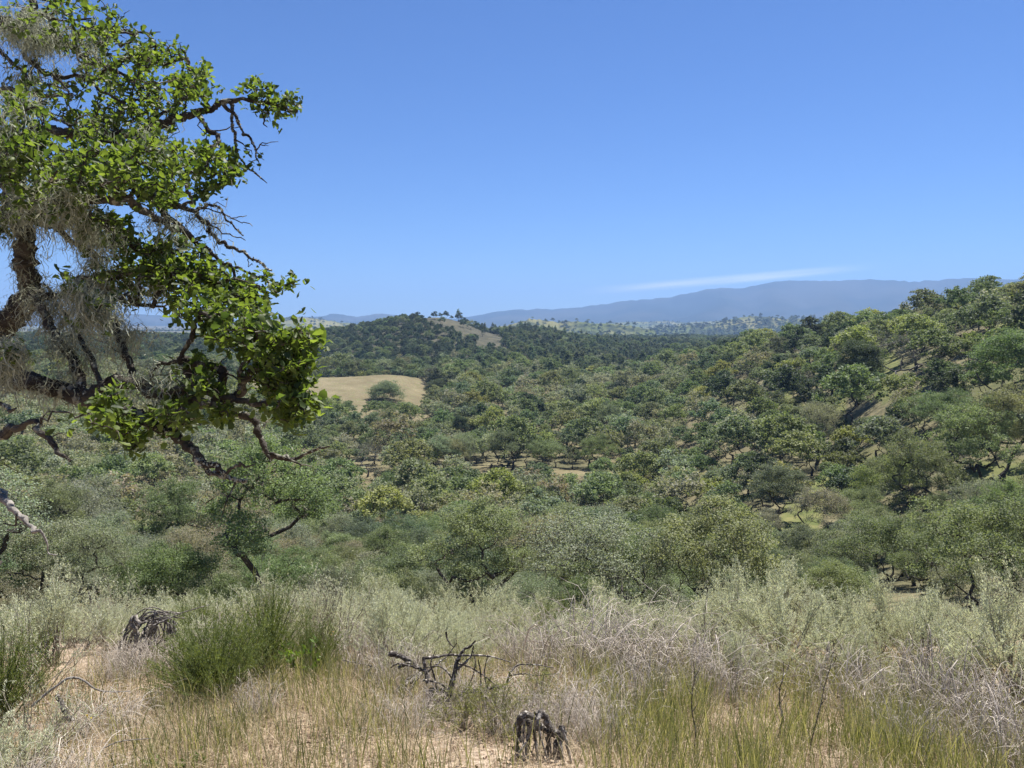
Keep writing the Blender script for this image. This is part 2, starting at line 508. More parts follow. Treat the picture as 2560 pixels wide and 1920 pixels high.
scrub = mixc(ramp(noise(.06), .4, .62), (.11, .105, .058), (.19, .168, .10))
scrub = mixc(ramp(noise(1.1, 6), .42, .68), scrub, (.05, .052, .028))
straw = mixc(ramp(noise(.11), .38, .66), (.165, .140, .080), (.245, .212, .128))
straw = mixc(ramp(noise(2.2, 7), .40, .72), straw, (.115, .092, .052))
straw = mixc(ramp(noise(.35, 6), .52, .66), straw, (.150, .148, .072))
lush = mixc(ramp(noise(.5), .4, .66), (.095, .115, .040), (.17, .168, .070))
ah = N(nt, 'ShaderNodeAttribute', attribute_name='heath')
scrub = mixc(ah.outputs['Fac'], scrub, mixc(ramp(noise(.12, 6), .4, .65), (.055, .055, .036), (.10, .092, .060)))
c = mixc(ad.outputs['Fac'], scrub, straw)
c = mixc(ag.outputs['Fac'], c, lush)
af = N(nt, 'ShaderNodeAttribute', attribute_name='soil')
soil = mixc(ramp(noise(3.5, 8, .7), .36, .66), (.15, .105, .072), (.40, .315, .23))
soil = mixc(ramp(noise(22, 8, .7), .48, .62), soil, (.47, .385, .295))
soil = mixc(ramp(noise(38, 6, .7), .56, .66), soil, (.09, .062, .042))
c = mixc(af.outputs['Fac'], c, soil)
p = N(nt, 'ShaderNodeBsdfPrincipled'); p.inputs['Roughness'].default_value = .95; p.inputs['Specular IOR Level'].default_value = .1
nt.links.new(c, p.inputs['Base Color'])
bn = N(nt, 'ShaderNodeBump'); bn.inputs['Strength'].default_value = .6; bn.inputs['Distance'].default_value = .06
nt.links.new(noise(14, 6), bn.inputs['Height']); nt.links.new(bn.outputs[0], p.inputs['Normal'])
nt.links.new(p.outputs[0], out.inputs[0])


def inpoly(x, y, poly):
    x = np.asarray(x, float); y = np.asarray(y, float); c = np.zeros(np.broadcast(x, y).shape, bool)
    j = len(poly) - 1
    for i in range(len(poly)):
        xi, yi = poly[i]; xj, yj = poly[j]
        with np.errstate(divide='ignore', invalid='ignore'):
            c ^= ((yi > y) != (yj > y)) & (x < (xj - xi) * (y - yi) / (yj - yi + 1e-12) + xi)
        j = i
    return c


# open places, as outlines in (column, range) on the land
DRY = [
    [(620, 285), (740, 268), (870, 246), (905, 233), (1000, 233), (1068, 244), (1085, 270), (1088, 305), (1070, 330), (1000, 345), (860, 345), (740, 345), (600, 342), (560, 310)],   # bare hill
    [(-60, 205), (40, 205), (75, 225), (60, 262), (-60, 280)],                     # bare patch beyond the limb
    [(840, 140), (965, 143), (985, 152), (960, 160), (850, 158)],                  # bench, grassy spur
    [(1085, 140), (1300, 141), (1330, 150), (1250, 156), (1100, 156)],             # bench, bank with three trunks
    [(1380, 140), (1560, 141), (1580, 152), (1500, 160), (1390, 158)],             # bench, pale clearing
    [(1640, 139), (1740, 139), (1760, 150), (1650, 152)],
    [(1225, 205), (1285, 205), (1290, 245), (1235, 250)],
    [(1350, 292), (1400, 292), (1400, 320), (1350, 322)],
]
LUSH = [
    [(1540, 415), (1604, 415), (1604, 490), (1545, 500)],                          # meadow strip down the valley
    [(1925, 80), (2010, 78), (2060, 90), (2080, 110), (2100, 130), (2065, 134), (2030, 112), (1960, 96)],   # gully
    [(1940, 185), (1975, 185), (1980, 215), (1945, 215)],
    [(2070, 158), (2110, 150), (2130, 175), (2095, 185)],
    [(2180, 150), (2215, 140), (2255, 170), (2240, 205), (2200, 195)],
    [(2420, 76), (2560, 74), (2560, 96), (2440, 98)],
    [(2480, 165), (2560, 160), (2560, 190), (2500, 196)],
    [(2335, 108), (2410, 104), (2420, 118), (2350, 122)],
]


def col_of(x, y):
    return 1280 + FPX * x / np.maximum(y * CP - ground(x, y) * SP, 1e-3)


def build_land():
    extra = np.linspace(AZ1, 2 * np.pi + AZ0, 46)[1:-1]
    az = np.concatenate([G_az, extra])
    H = _H
    # behind the camera: the slope it stands on runs on uphill
    He = []
    r = np.exp(G_lr)
    for a in extra:
        t = (a - AZ1) / (2 * np.pi + AZ0 - AZ1)
        w = min(1, 4 * min(t, 1 - t))
        edge = H[-1] if t < .5 else H[0]
        back = -EYE - NEAR_S * np.minimum(r, 260) * math.cos(a) + 2 * fbm(r * math.sin(a) / 40, r * math.cos(a) / 40, 3, 9) * np.clip(r / 60, 0, 1)
        He.append(edge * (1 - w) + back * w)
    H = np.concatenate([H, np.array(He)])
    X = np.exp(G_lr)[None] * np.sin(az)[:, None]; Y = np.exp(G_lr)[None] * np.cos(az)[:, None]
    V = np.stack([X, Y, H], -1).reshape(-1, 3)
    n = len(az)
    i = np.arange(n)[:, None]; j = np.arange(NLR - 1)[None, :]; k = (i + 1) % n
    F = np.stack([i * NLR + j, i * NLR + j + 1, k * NLR + j + 1, k * NLR + j], -1).reshape(-1, 4)
    mb = MB(); mb.add(V, F)
    c0 = len(V)
    mb.add([[0, 0, float(H[:, 0].mean())]], [[0, 0, 0]])       # closes the small hole underfoot
    mb.f[3] = [np.stack([np.full(n, c0), np.arange(n) * NLR, ((np.arange(n) + 1) % n) * NLR], -1)]
    mb.m[3] = [np.zeros(n)]
    me = mb.mesh('ground', gm)
    cx = col_of(X, Y); rr = np.hypot(X, Y)
    front = np.cos(az)[:, None] > .35
    wob = cx + 14 * fbm(X / 9, Y / 9, 3, 5); wr = rr * (1 + .03 * fbm(X / 7, Y / 7, 3, 6))
    dry = np.zeros(X.shape); lus = np.zeros(X.shape)
    for pl in DRY: dry[inpoly(wob, wr, pl) & front] = 1
    for pl in LUSH: lus[inpoly(wob, wr, pl) & front] = 1
    dry = np.clip(dry + .45 * (fbm(X / 30, Y / 30, 4, 31) > .12) * (rr > 100) * (rr < 420), 0, 1)
    far = (rr > 1100) * (rr < 6000)
    lus = np.clip(lus + .75 * np.clip((fbm(X / 600, Y / 600, 3, 41) - .02) * 6, 0, 1) * far, 0, 1)
    lus = np.clip(lus + .4 * (fbm(X / 18, Y / 18, 4, 51) > .22) * (rr > 70) * (rr < 260) * (cx > 1750), 0, 1)
    soi = np.clip((26 - rr) / 8, 0, 1)
    hea = np.clip((rr - 430) / 60, 0, 1) * np.clip((1200 - rr) / 200, 0, 1)
    for nm, arr in (('dry', dry), ('lush', lus), ('soil', soi), ('heath', hea)):
        at = me.attributes.new(nm, 'FLOAT', 'POINT')
        at.data.foreach_set('value', np.concatenate([arr.ravel(), [1.0 if nm == 'soil' else 0]]).astype(np.float32))
    o = link('ground', me)
    tag(o, 'rolling hillside ground of dry grass and scrub', 'ground', kind='structure')


build_land()

# ------------------------------------------------------------------ far mountains
mm_, nt, out = newmat('mountain_scrub')
tcn = N(nt, 'ShaderNodeTexCoord')
mc = mixc(ramp(noise(.0011, 6), .42, .6), (.022, .030, .022), (.055, .056, .042))
p = N(nt, 'ShaderNodeBsdfPrincipled'); p.inputs['Roughness'].default_value = 1; p.inputs['Specular IOR Level'].default_value = 0
nt.links.new(mc, p.inputs['Base Color']); nt.links.new(p.outputs[0], out.inputs[0])
hg_, nt, out = newmat('far_grass')
tcn = N(nt, 'ShaderNodeTexCoord')
mc = mixc(ramp(noise(.004, 6), .42, .6), (.10, .12, .045), (.19, .18, .08))
mc = mixc(ramp(noise(.012, 6), .5, .58), mc, (.05, .06, .03))
p = N(nt, 'ShaderNodeBsdfPrincipled'); p.inputs['Roughness'].default_value = 1; p.inputs['Specular IOR Level'].default_value = 0
nt.links.new(mc, p.inputs['Base Color']); nt.links.new(p.outputs[0], out.inputs[0])


FAR_GRIDS = []


def mountain(name, sil, r_near, r_crest, r_far, seed, label, foot=830, jag=1.0, mat=None):
    cols = np.linspace(sil[0][0], sil[-1][0], 260)
    top = np.interp(cols, [s[0] for s in sil], [s[1] for s in sil])
    az = azim(cols, 800)
    rs = np.concatenate([np.linspace(r_near, r_crest, 46), np.linspace(r_crest, r_far, 14)[1:]])
    zc = elev(cols, top) * r_crest
    zb = -95.0
    t = np.where(rs <= r_crest, (rs - r_near) / (r_crest - r_near), (r_far - rs) / (r_far - r_crest))
    X = rs[None] * np.sin(az)[:, None]; Y = rs[None] * np.cos(az)[:, None]
    ridge = 1 - np.abs(fbm(X / 750, Y / 1300, 5, seed)) * 1.6
    spur = np.sin(cols[:, None] / 26 + 5 * fbm(X / 1700, Y / 1700, 2, seed + 3)) * .5 + .5
    prof = (t ** 1.15)[None] * (1 - .22 * (1 - t)[None] * (1 - ridge) - .32 * np.sin(np.pi * t)[None] * spur * .7)
    crestj = fbm(cols / 9.0, cols * 0 + 3, 4, seed + 5) * 13 * jag
    Z = zb + (zc + crestj - zb)[:, None] * prof
    Z[0] = zb; Z[-1] = zb
    n, m = X.shape
    i = np.arange(n - 1)[:, None]; j = np.arange(m - 1)[None]
    F = np.stack([i * m + j, i * m + j + 1, (i + 1) * m + j + 1, (i + 1) * m + j], -1).reshape(-1, 4)
    mb = MB(); mb.add(np.stack([X, Y, Z], -1), F)
    o = link(name, mb.mesh(name, mat or mm_))
    tag(o, label, 'mountain', kind='structure')
    FAR_GRIDS.append((X, Y, Z))


mountain('mountain_range', [(700, 830), (900, 815), (1090, 800), (1165, 792), (1215, 785), (1278, 774), (1319, 774), (1391, 772), (1455, 769), (1480, 764), (1509, 760), (1554, 753),
                            (1620, 748), (1673, 744), (1696, 738), (1740, 729), (1786, 720), (1849, 721), (1900, 711), (1944, 703), (1994, 702), (2080, 702), (2161, 699), (2220, 701),
                            (2283, 705), (2330, 701), (2410, 695), (2464, 696), (2560, 700), (2800, 705), (3300, 730), (3900, 800)],
         5000, 8000, 10500, 3, 'long blue mountain range rising behind the valley')
mountain('mountain_range', [(-1400, 800), (-600, 770), (-200, 775), (60, 768), (200, 772), (330, 785), (480, 793), (600, 799), (686, 796), (720, 797), (758, 791), (799, 792), (831, 784), (860, 787),
                            (894, 792), (920, 788), (944, 783), (975, 786), (1007, 790), (1100, 797), (1250, 815), (1400, 830)],
         5300, 7600, 9800, 8, 'low pale mountain range beyond the round wooded hill', jag=.5)
mountain('far_hill', [(500, 818), (600, 808), (660, 799), (700, 794), (735, 791), (780, 795), (830, 803), (900, 812), (1000, 825)],
         2300, 3000, 3600, 12, 'smooth grey hill standing in front of the pale range', jag=.25, mat=hg_)
mountain('far_hill', [(1210, 826), (1290, 808), (1325, 797), (1360, 800), (1400, 806), (1440, 803), (1490, 808), (1560, 812), (1640, 826)],
         1500, 1900, 2300, 15, 'pale grassy hill showing between the knobs', jag=.2, mat=hg_)
mountain('far_hill', [(1560, 830), (1700, 815), (1790, 808), (1850, 793), (1890, 791), (1950, 797), (2050, 796), (2150, 803), (2300, 815), (2500, 830)],
         1900, 2500, 3200, 19, 'wooded far hill at the foot of the blue range', jag=.35, mat=hg_)
mountain('far_hill', [(1300, 830), (1420, 815), (1500, 808), (1560, 806), (1640, 803), (1720, 806), (1800, 802), (1900, 806), (2000, 818), (2100, 830)],
         3400, 4400, 5600, 23, 'hazy low ridge below the blue range', jag=.3, mat=hg_)


# ------------------------------------------------------------------ trees: skeleton, limbs, leaves
class Skel:
    def __init__(self, root):
        self.p = np.zeros((6000, 3)); self.par = np.full(6000, -1); self.n = 1; self.p[0] = root
        self.rmin = np.zeros(6000); self.tips = []

    def add(self, q, par, r=0.0):
        self.p[self.n] = q; self.par[self.n] = par; self.rmin[self.n] = r; self.n += 1
        return self.n - 1

    def path(self, start, pts, rad=None):
        k = start
        ids = []
        for i, q in enumerate(pts):
            k = self.add(q, k, rad[i] if rad is not None else 0.0); ids.append(k)
        return ids

    def nearest(self, q, lo=0, hi=None, bias=None):
        hi = hi or self.n
        d = np.linalg.norm(self.p[lo:hi] - q, axis=1)
        if bias is not None:
            d = d + bias(self.p[lo:hi], q)
        return lo + int(np.argmin(d))

    def grow_to(self, q, rng, steps=3, jit=.1, sag=.0, lo=0, hi=None, bias=None):
        s = self.nearest(q, lo, hi, bias)
        a = self.p[s].copy(); L = np.linalg.norm(q - a)
        t = np.linspace(0, 1, steps + 1)[1:]
        P = a + (q - a) * t[:, None] + rng.normal(size=(steps, 3)) * jit * L * (np.sin(np.pi * t) + .15)[:, None]
        P[:, 2] += sag * L * np.sin(np.pi * t)
        ids = self.path(s, P)
        self.tips.append(ids[-1])
        return ids

    def radii(self, tip=.006, power=.45):
        n = self.n
        cnt = np.zeros(n); haschild = np.zeros(n, bool)
        haschild[self.par[1:n]] = True
        cnt[~haschild] = 1
        for i in range(n - 1, 0, -1):
            cnt[self.par[i]] += cnt[i]
        r = np.maximum(tip * cnt ** power, self.rmin[:n])
        return r, cnt

    def tubes(self, mb, tip=.006, power=.45, rmin=0.0, rough=.12, rng=None, big=.05, maxsides=7):
        r, cnt = self.radii(tip, power)
        n = self.n
        kids = [[] for _ in range(n)]
        for i in range(1, n):
            kids[self.par[i]].append(i)
        starts = [(0, None)]
        while starts:
            i, par = starts.pop()
            ch = [] if par is None else [par]
            ch.append(i); k = i
            while kids[k]:
                ks = sorted(kids[k], key=lambda q: -r[q] - 1e-6 * cnt[q])
                for o in ks[1:]:
                    starts.append((o, k))
                k = ks[0]; ch.append(k)
            rr = r[ch].copy()
            if par is not None: rr[0] = min(rr[0], rr[1] * 1.25)
            if rr.max() < rmin or len(ch) < 2: continue
            rr[-1] *= .5
            sides = maxsides if rr.max() > big else (4 if rr.max() > big * .3 else 3)
            V, F = tube(self.p[ch], rr, sides, rough, rng)
            mb.add(V, F, rng.random() if rng is not None else .5)
        return r


def make_tree(seed, H=8.0, R=4.2, base=2.2, lobes=16, tips=170, per=70, leaf=.13, spread=.22, lichen=500, dense=1.0, bare=False, far=False, upright=1.0, bark='tree_bark', thick=1.0, low=.20):
    rng = np.random.default_rng(seed)
    sk = Skel(np.zeros(3))
    lean = rng.normal(size=2) * .12
    fork = base * rng.uniform(.55, .85)
    trunk_r = .030 * H * rng.uniform(.85, 1.15) * thick
    tp = [np.array([lean[0] * t * fork + rng.normal() * .03, lean[1] * t * fork + rng.normal() * .03, t * fork]) for t in (.12, .4, .7, 1)]
    ids = sk.path(0, tp, [trunk_r * 1.25, trunk_r * 1.05, trunk_r, trunk_r])
    sk.rmin[0] = trunk_r * 1.7
    top = sk.p[ids[-1]].copy()
    # lobes of the crown
    cs = []
    for i in range(lobes):
        a = i * 2.399963 + rng.uniform(-.5, .5)
        u = math.sqrt((i + .6) / lobes)
        rr = R * .72 * u * rng.uniform(.8, 1.12)
        hh = .8 * base + (H - .8 * base) * (low + .60 * math.sqrt(max(0, 1 - (u * .95) ** 2)) * upright + rng.uniform(-.10, .12))
        lr = R * rng.uniform(.20, .34)
        cs.append((np.array([top[0] + rr * math.cos(a), top[1] + rr * math.sin(a), hh]), lr))
    order = sorted(cs, key=lambda c: np.linalg.norm(c[0] - top))
    def lim_bias(P, q):
        return .9 * np.maximum(0, P[:, 2] - q[2] + .2) + .25 * np.hypot(P[:, 0] - q[0], P[:, 1] - q[1])
    for c, lr in order:
        sk.grow_to(c - np.array([0, 0, lr * .35]), rng, 6, .065, -.05, lo=ids[-1], bias=lim_bias)
    nl = sk.n
    pts = []
    w = np.array([lr ** 2 for _, lr in cs]); w /= w.sum()
    lobe_of = rng.choice(len(cs), tips, p=w)
    for k in lobe_of:
        c, lr = cs[k]
        d = rng.normal(size=3); d[2] = d[2] * .8 + .45; d /= np.linalg.norm(d)
        f = lr * rng.uniform(.62, 1.06)
        pts.append(c + d * f * np.array([1, 1, .72]))
    pts = np.array(pts)
    dist = [np.linalg.norm(sk.p[:nl] - q, axis=1).min() for q in pts]
    for k in np.argsort(dist):
        sk.grow_to(pts[k], rng, 3, .13, .05)
    if bare:
        for k in range(tips):
            q = pts[k] + rng.normal(size=3) * .5
            sk.grow_to(q, rng, 2, .2, .0)
    mb = MB()
    sk.tubes(mb, tip=(.016 if bare else .011) * (H / 8) * thick, power=.47, rmin=.03 if far else 0, rng=rng, maxsides=5 if far else 7)
    trunk = mb.mesh('trunk', M[bark])
    # leaves
    crown = None
    if per > 0:
        n = tips * per
        C = np.repeat(pts, per, 0)
        C = C + rng.normal(size=(n, 3)) * spread * np.array([1, 1, .55])
        Nn = rand_dirs(rng, n, 1.15); A = unit(np.cross(Nn, rng.normal(size=(n, 3))))
        L = leaf * rng.uniform(.6, 1.45, n)
        mb = MB()
        clump = np.repeat(.5 * rng.random(tips) + .5 * rng.random(len(cs))[lobe_of], per)
        rnd = np.clip(.55 * clump + .45 * rng.random(n) , 0, 1)
        mb.add(stamp(DIAMOND, C, A, Nn, L, L * .78), stamp_faces(DIAMOND_F, n, 4), np.repeat(rnd, 4))
        crown = mb.mesh('crown', M['tree_leaf'], smooth=False)
    lich = None
    if lichen:
        ids = rng.integers(nl // 3, sk.n, lichen)
        P0 = sk.p[ids] + rng.normal(size=(lichen, 3)) * .12
        ln = rng.uniform(.12, .5, lichen)
        t = np.linspace(0, 1, 4)
        P = P0[:, None, :] + np.stack([rng.normal(size=(lichen, 4)) * .05, rng.normal(size=(lichen, 4)) * .05, -t[None] * ln[:, None]], -1)
        W = (rng.uniform(.012, .04, lichen)[:, None]) * np.array([1, .9, .6, .15])[None]
        V, F, k = ribbons(P, W, rand_dirs(rng, lichen) * np.array([1, 1, .1]))
        mb = MB(); mb.add(V, F, np.repeat(rng.random(lichen), k))
        lich = mb.mesh('lichen', M['tree_lichen'], smooth=False)
    return dict(trunk=trunk, crown=crown, lichen=lich, H=H, R=R, seed=seed)


NEARV = [
    make_tree(11, 7.6, 4.1, 1.8, 20, 240, 96, .092),
    make_tree(12, 8.6, 4.3, 2.3, 22, 250, 96, .092, upright=1.05),
    make_tree(13, 6.8, 3.7, 1.4, 17, 210, 98, .090),
    make_tree(14, 9.2, 3.8, 2.4, 19, 230, 92, .092, upright=1.1),
    make_tree(15, 7.4, 4.8, 1.9, 23, 260, 92, .092, upright=.95),
    make_tree(16, 6.4, 3.5, 1.1, 16, 200, 98, .090),
]
GREYV = [   # thinner, twiggy, draped with lichen
    make_tree(21, 7.8, 4.1, 1.9, 18, 230, 52, .088, lichen=1600, spread=.30),
    make_tree(22, 7.0, 3.9, 1.6, 17, 210, 48, .088, lichen=1600, spread=.30),
    make_tree(23, 8.6, 3.9, 2.3, 18, 220, 54, .088, lichen=1600, spread=.30),
]
DENSEV = [  # evergreen oaks, round and close-leaved
    make_tree(31, 7.4, 4.2, .7, 24, 280, 88, .12, spread=.30, lichen=0),
    make_tree(32, 8.6, 3.8, .8, 24, 280, 88, .12, spread=.30, lichen=0, upright=1.15),
    make_tree(33, 6.2, 4.2, .3, 30, 330, 84, .12, spread=.30, lichen=0, upright=.95, low=.03),
]
BAREV = [make_tree(41, 7.6, 4.0, 2.3, 13, 130, 0, lichen=500, bare=True, bark='dead_bark', thick=.8),
         make_tree(42, 6.4, 3.4, 1.8, 11, 110, 0, lichen=700, bare=True, bark='dead_bark', thick=.8)]
FARV = [
    make_tree(51, 7.6, 4.2, 1.5, 18, 130, 24, .29, lichen=120, far=True),
    make_tree(52, 8.6, 4.2, 1.9, 19, 130, 24, .29, lichen=120, far=True),
    make_tree(53, 6.6, 3.9, 1.1, 16, 110, 26, .29, lichen=100, far=True),
    make_tree(54, 7.4, 4.1, .7, 20, 150, 30, .29, lichen=0, far=True),
    make_tree(55, 7.4, 4.0, 1.6, 17, 120, 14, .27, lichen=400, far=True),
    make_tree(56, 12.0, 1.9, 2.2, 26, 130, 16, .30, lichen=0, far=True, upright=1.15, low=.05),
]
SHAPE = {11: 'round-crowned', 12: 'full-crowned', 13: 'low domed', 14: 'tall upright', 15: 'wide spreading', 16: 'bushy', 21: 'loose', 22: 'low thin', 23: 'tall thin', 31: 'rounded', 32: 'tall rounded', 33: 'bush-like', 41: 'forked', 42: 'short'}

TINTS = {   # leaf reflectance
    'olive': (.190, .222, .122), 'green': (.138, .178, .090), 'grey': (.225, .248, .182), 'dark': (.062, .086, .054),
    'yellow': (.225, .255, .098), 'brown': (.215, .208, .148), 'bare': (.1, .1, .08), 'teal': (.138, .172, .112),
}


def plant(var, name, loc, rz, s, tint, label, group=None, lichen=True, sz=1.0):
    root = empty(name, loc, rz)
    root.scale = (s, s, s * sz)
    tag(root, label, 'tree', group)
    for part in ('trunk', 'crown', 'lichen'):
        me = var[part]
        if me is None or (part == 'lichen' and not lichen): continue
        o = link(part, me, root)
        o['tint'] = [float(q) for q in tint]
        if part == 'lichen': tag(o, kind='stuff')
    return root


trng = np.random.default_rng(77)


def jitter_tint(t, k=.16):
    a = np.array(TINTS[t]) if isinstance(t, str) else np.array(t)
    return a * (1 + trng.uniform(-k, k)) * (1 + trng.uniform(-.08, .08, 3))


# ---- trees one can single out.   column, base row (or range), variant, size, colour, label
placed = []      # x, y, crown radius


def hero(px, r, var, s, tint, label, name='oak_tree', sz=1.0, rz=None, sink=.1):
    q = on_ray(px, r, -sink)
    plant(var, name, q, trng.uniform(0, 6.28) if rz is None else rz, s, jitter_tint(tint, .04), label, sz=sz)
    placed.append((q[0], q[1], var['R'] * s * .95))


hero(2205, 47, NEARV[4], .80, 'green', 'gnarled oak with open branching limbs just below the pale brow shrubs', rz=.6)
hero(2335, 45, NEARV[5], .60, 'olive', 'small olive oak next to the gnarled open-limbed oak')
hero(2095, 49, NEARV[2], .66, 'teal', 'small cool green oak downhill of the gnarled open-limbed oak')
hero(2285, 58, NEARV[5], .72, 'green', 'bushy green oak behind the gnarled open-limbed oak')
hero(2170, 60, GREYV[1], .78, 'grey', 'grey lichen-draped oak behind the gnarled open-limbed oak')
hero(972, 243, NEARV[0], 1.0, 'green', 'round oak below the big dark evergreen oak of the bare hill')
hero(1004, 238, NEARV[2], 1.05, 'olive', 'low olive oak below the big dark evergreen oak of the bare hill')
hero(2441, 82, NEARV[1], 1.20, 'olive', 'tall oak with dark crooked trunk in the grassy slope clearing', rz=2.0)
hero(2512, 84, NEARV[3], 1.15, 'olive', 'upright oak beside the tall crooked-trunk oak in the clearing', rz=4.0)
hero(1949, 84, NEARV[0], 1.02, 'teal', 'round oak standing at the mouth of the grassy gully', rz=1.0)
hero(2193, 84, NEARV[2], 1.10, 'yellow', 'bright yellow-green young oak beside the grassy gully')
hero(2043, 124, GREYV[2], 1.15, 'grey', 'grey sparse oak with single dark trunk above the gully')
hero(2350, 105, NEARV[4], 1.05, 'green', 'spreading oak with forked trunk on the hillside shelf')
hero(2238, 150, BAREV[0], 1.35, 'bare', 'tall leafless dead oak on the dry hillside rib', name='dead_oak_tree')
hero(2143, 152, DENSEV[1], 1.25, 'dark', 'dark dense evergreen oak beside the leafless dead oak', name='evergreen_oak_tree', sz=1.15)
hero(2545, 112, DENSEV[0], 1.40, 'green', 'large leafy green oak high on the steep slope', name='evergreen_oak_tree')
hero(2440, 193, FARV[2], .85, 'grey', 'flat-topped small oak silhouetted on the hill crest', sz=.8)
hero(2492, 192, BAREV[1], .95, 'bare', 'bare little tree silhouetted on the hill crest', name='dead_oak_tree')
hero(966, 281, DENSEV[2], 1.85, 'teal', 'big dark evergreen oak alone on the bare grassy hill', name='evergreen_oak_tree', sz=.95, sink=1.6)
hero(1000, 336, FARV[0], 1.0, 'green', 'small oak standing on the crest of the bare grassy hill')
hero(1030, 338, FARV[2], 1.0, 'olive', 'second small oak on the crest of the bare grassy hill')
hero(1092, 300, DENSEV[2], 1.35, 'dark', 'dark round oak at the edge of the bare grassy hill', name='evergreen_oak_tree')
hero(1300, 131, NEARV[2], .0001 + .95, 'olive', 'broad oak hiding part of the grassy bank')
hero(920, 150, BAREV[1], 1.05, 'bare', 'leafless tree on the grassy spur of the bench', name='dead_oak_tree')
hero(985, 131, NEARV[0], 1.08, 'green', 'leafy green oak in front of the grassy spur')
hero(1100, 145, NEARV[3], 1.0, 'grey', 'tall thin oak with two trunks showing on the bank')
hero(1128, 147, NEARV[1], .95, 'olive', 'oak with bare lower trunk on the bank of the bench')
hero(1160, 149, GREYV[2], 1.0, 'grey', 'lichen-hung oak on the bank of the bench')
hero(1255, 149, NEARV[3], 1.0, 'teal', 'slender open oak between the bank and the pale clearing')
hero(1360, 151, NEARV[4], 1.0, 'olive', 'spreading oak at the edge of the pale clearing')
hero(1490, 146, NEARV[1], 1.0, 'green', 'oak with fine dark trunk inside the pale clearing')
hero(1520, 205, NEARV[1], 1.25, 'teal', 'large vase-shaped oak with dark forked trunk in the valley')
hero(1150, 195, DENSEV[1], .62, 'dark', 'narrow dark green conical tree among grey oaks', name='evergreen_oak_tree', sz=1.5)

# ---- the rest of the wood
CLEAR = DRY + LUSH + [[(885, 206), (930, 206), (930, 240), (885, 240)], [(1025, 206), (1062, 206), (1072, 240), (1025, 240)]]


def open_ground(cx, r):
    o = np.zeros(np.shape(cx), bool)
    for pl in CLEAR:
        o |= inpoly(cx, r, pl)
    return o


def scatter():
    rng = np.random.default_rng(5)
    cell = {}
    out = []
    for (x, y, cr) in placed:
        cell.setdefault((int(x // 12), int(y // 12)), []).append((x, y, cr))
    # candidates, nearest ranges first
    N_ = 60000
    u = rng.random(N_)
    r = np.sqrt(u * (1050 ** 2 - 30 ** 2) + 30 ** 2)
    r = np.where(rng.random(N_) < .35, np.exp(rng.uniform(math.log(30), math.log(400), N_)), r)
    az = rng.uniform(-.66, .66, N_)
    x = r * np.sin(az); y = r * np.cos(az); z = ground(x, y)
    cx = col_of(x, y)
    op = open_ground(cx, r)
    thick = fbm(x / 45, y / 45, 3, 61)
    # bald shoulder of the round hill
    bald = inpoly(cx, r, [(1060, 600), (1130, 560), (1250, 560), (1270, 640), (1215, 720), (1060, 760), (1030, 690)])
    bald |= inpoly(cx, r, [(1185, 470), (1290, 500), (1280, 560), (1190, 560)])
    for i in np.argsort(r):
        if op[i]: continue
        if r[i] < 58 and 2110 < cx[i] < 2300: continue
        if bald[i] and rng.random() > .05: continue
        s = rng.uniform(.55, 1.28) if rng.random() < .7 else rng.uniform(.95, 1.4)
        near_valley = cx[i] < 1700
        gap = (.56 if near_valley else .70) + (.14 if thick[i] < -.25 else 0)
        s *= float(np.interp(r[i], [35, 60, 95, 130, 170, 320, 480], [.70, .84, .95, 1.08, 1.22, 1.15, .85]))
        if 600 < cx[i] < 1110 and 165 < r[i] < 275: s *= .72
        cr = 4.2 * s
        gx, gy = int(x[i] // 12), int(y[i] // 12)
        ok = True
        for a in (-1, 0, 1):
            for b in (-1, 0, 1):
                for (qx, qy, qr) in cell.get((gx + a, gy + b), ()):
                    if (qx - x[i]) ** 2 + (qy - y[i]) ** 2 < (gap * (cr + qr)) ** 2:
                        ok = False; break
                if not ok: break
            if not ok: break
        if not ok: continue
        cell.setdefault((gx, gy), []).append((x[i], y[i], cr))
        out.append((x[i], y[i], z[i], r[i], s, cx[i], thick[i]))
    return np.array(out)


W = scatter()
# which of them the land hides
_pe = np.maximum.accumulate(_H / _R, axis=1)


def seen(x, y, ztop):
    az = np.clip(np.arctan2(x, y), AZ0, AZ1 - 1e-6); lr = np.log(np.hypot(x, y) * .985)
    i = np.clip(((az - AZ0) / (AZ1 - AZ0) * (NAZ - 1)).astype(int), 0, NAZ - 1)
    j = np.clip(((lr - LR0) / (LR1 - LR0) * (NLR - 1)).astype(int), 0, NLR - 1)
    return ztop / np.hypot(x, y) > _pe[i, j]


vis = seen(W[:, 0], W[:, 1], W[:, 2] + 7.5 * W[:, 4])
W = W[vis]
px, py, _ = project(np.stack([W[:, 0], W[:, 1], W[:, 2] + 7 * W[:, 4]], -1))
keep = (py < 1490)
W = W[keep]; px = px[keep]
W = W[np.argsort(W[:, 3])]
px, py, _ = project(W[:, :3])
inview = (px > -60) & (px < 2620)
ZONES = [('slope below the sagebrush', 'oaks on the slope below the sagebrush'), ('steep spur side', 'oaks on the steep spur'),
         ('grassy bench', 'oaks along the grassy bench'), ('valley floor', 'oaks on the valley floor')]
LOOK = {'olive': 'olive-green leafy oak', 'green': 'fresh green leafy oak', 'grey': 'grey lichen-draped oak', 'dark': 'dark dense evergreen oak',
        'yellow': 'yellow-green leafy oak', 'brown': 'brownish late-leafing oak', 'bare': 'leafless grey-barked oak', 'teal': 'cool green leafy oak'}
zone_txt = {0: 'on the slope below the sagebrush', 1: 'on the steep wooded spur', 2: 'along the grassy bench', 3: 'on the wooded valley floor'}
n_ind = 0
rest = []
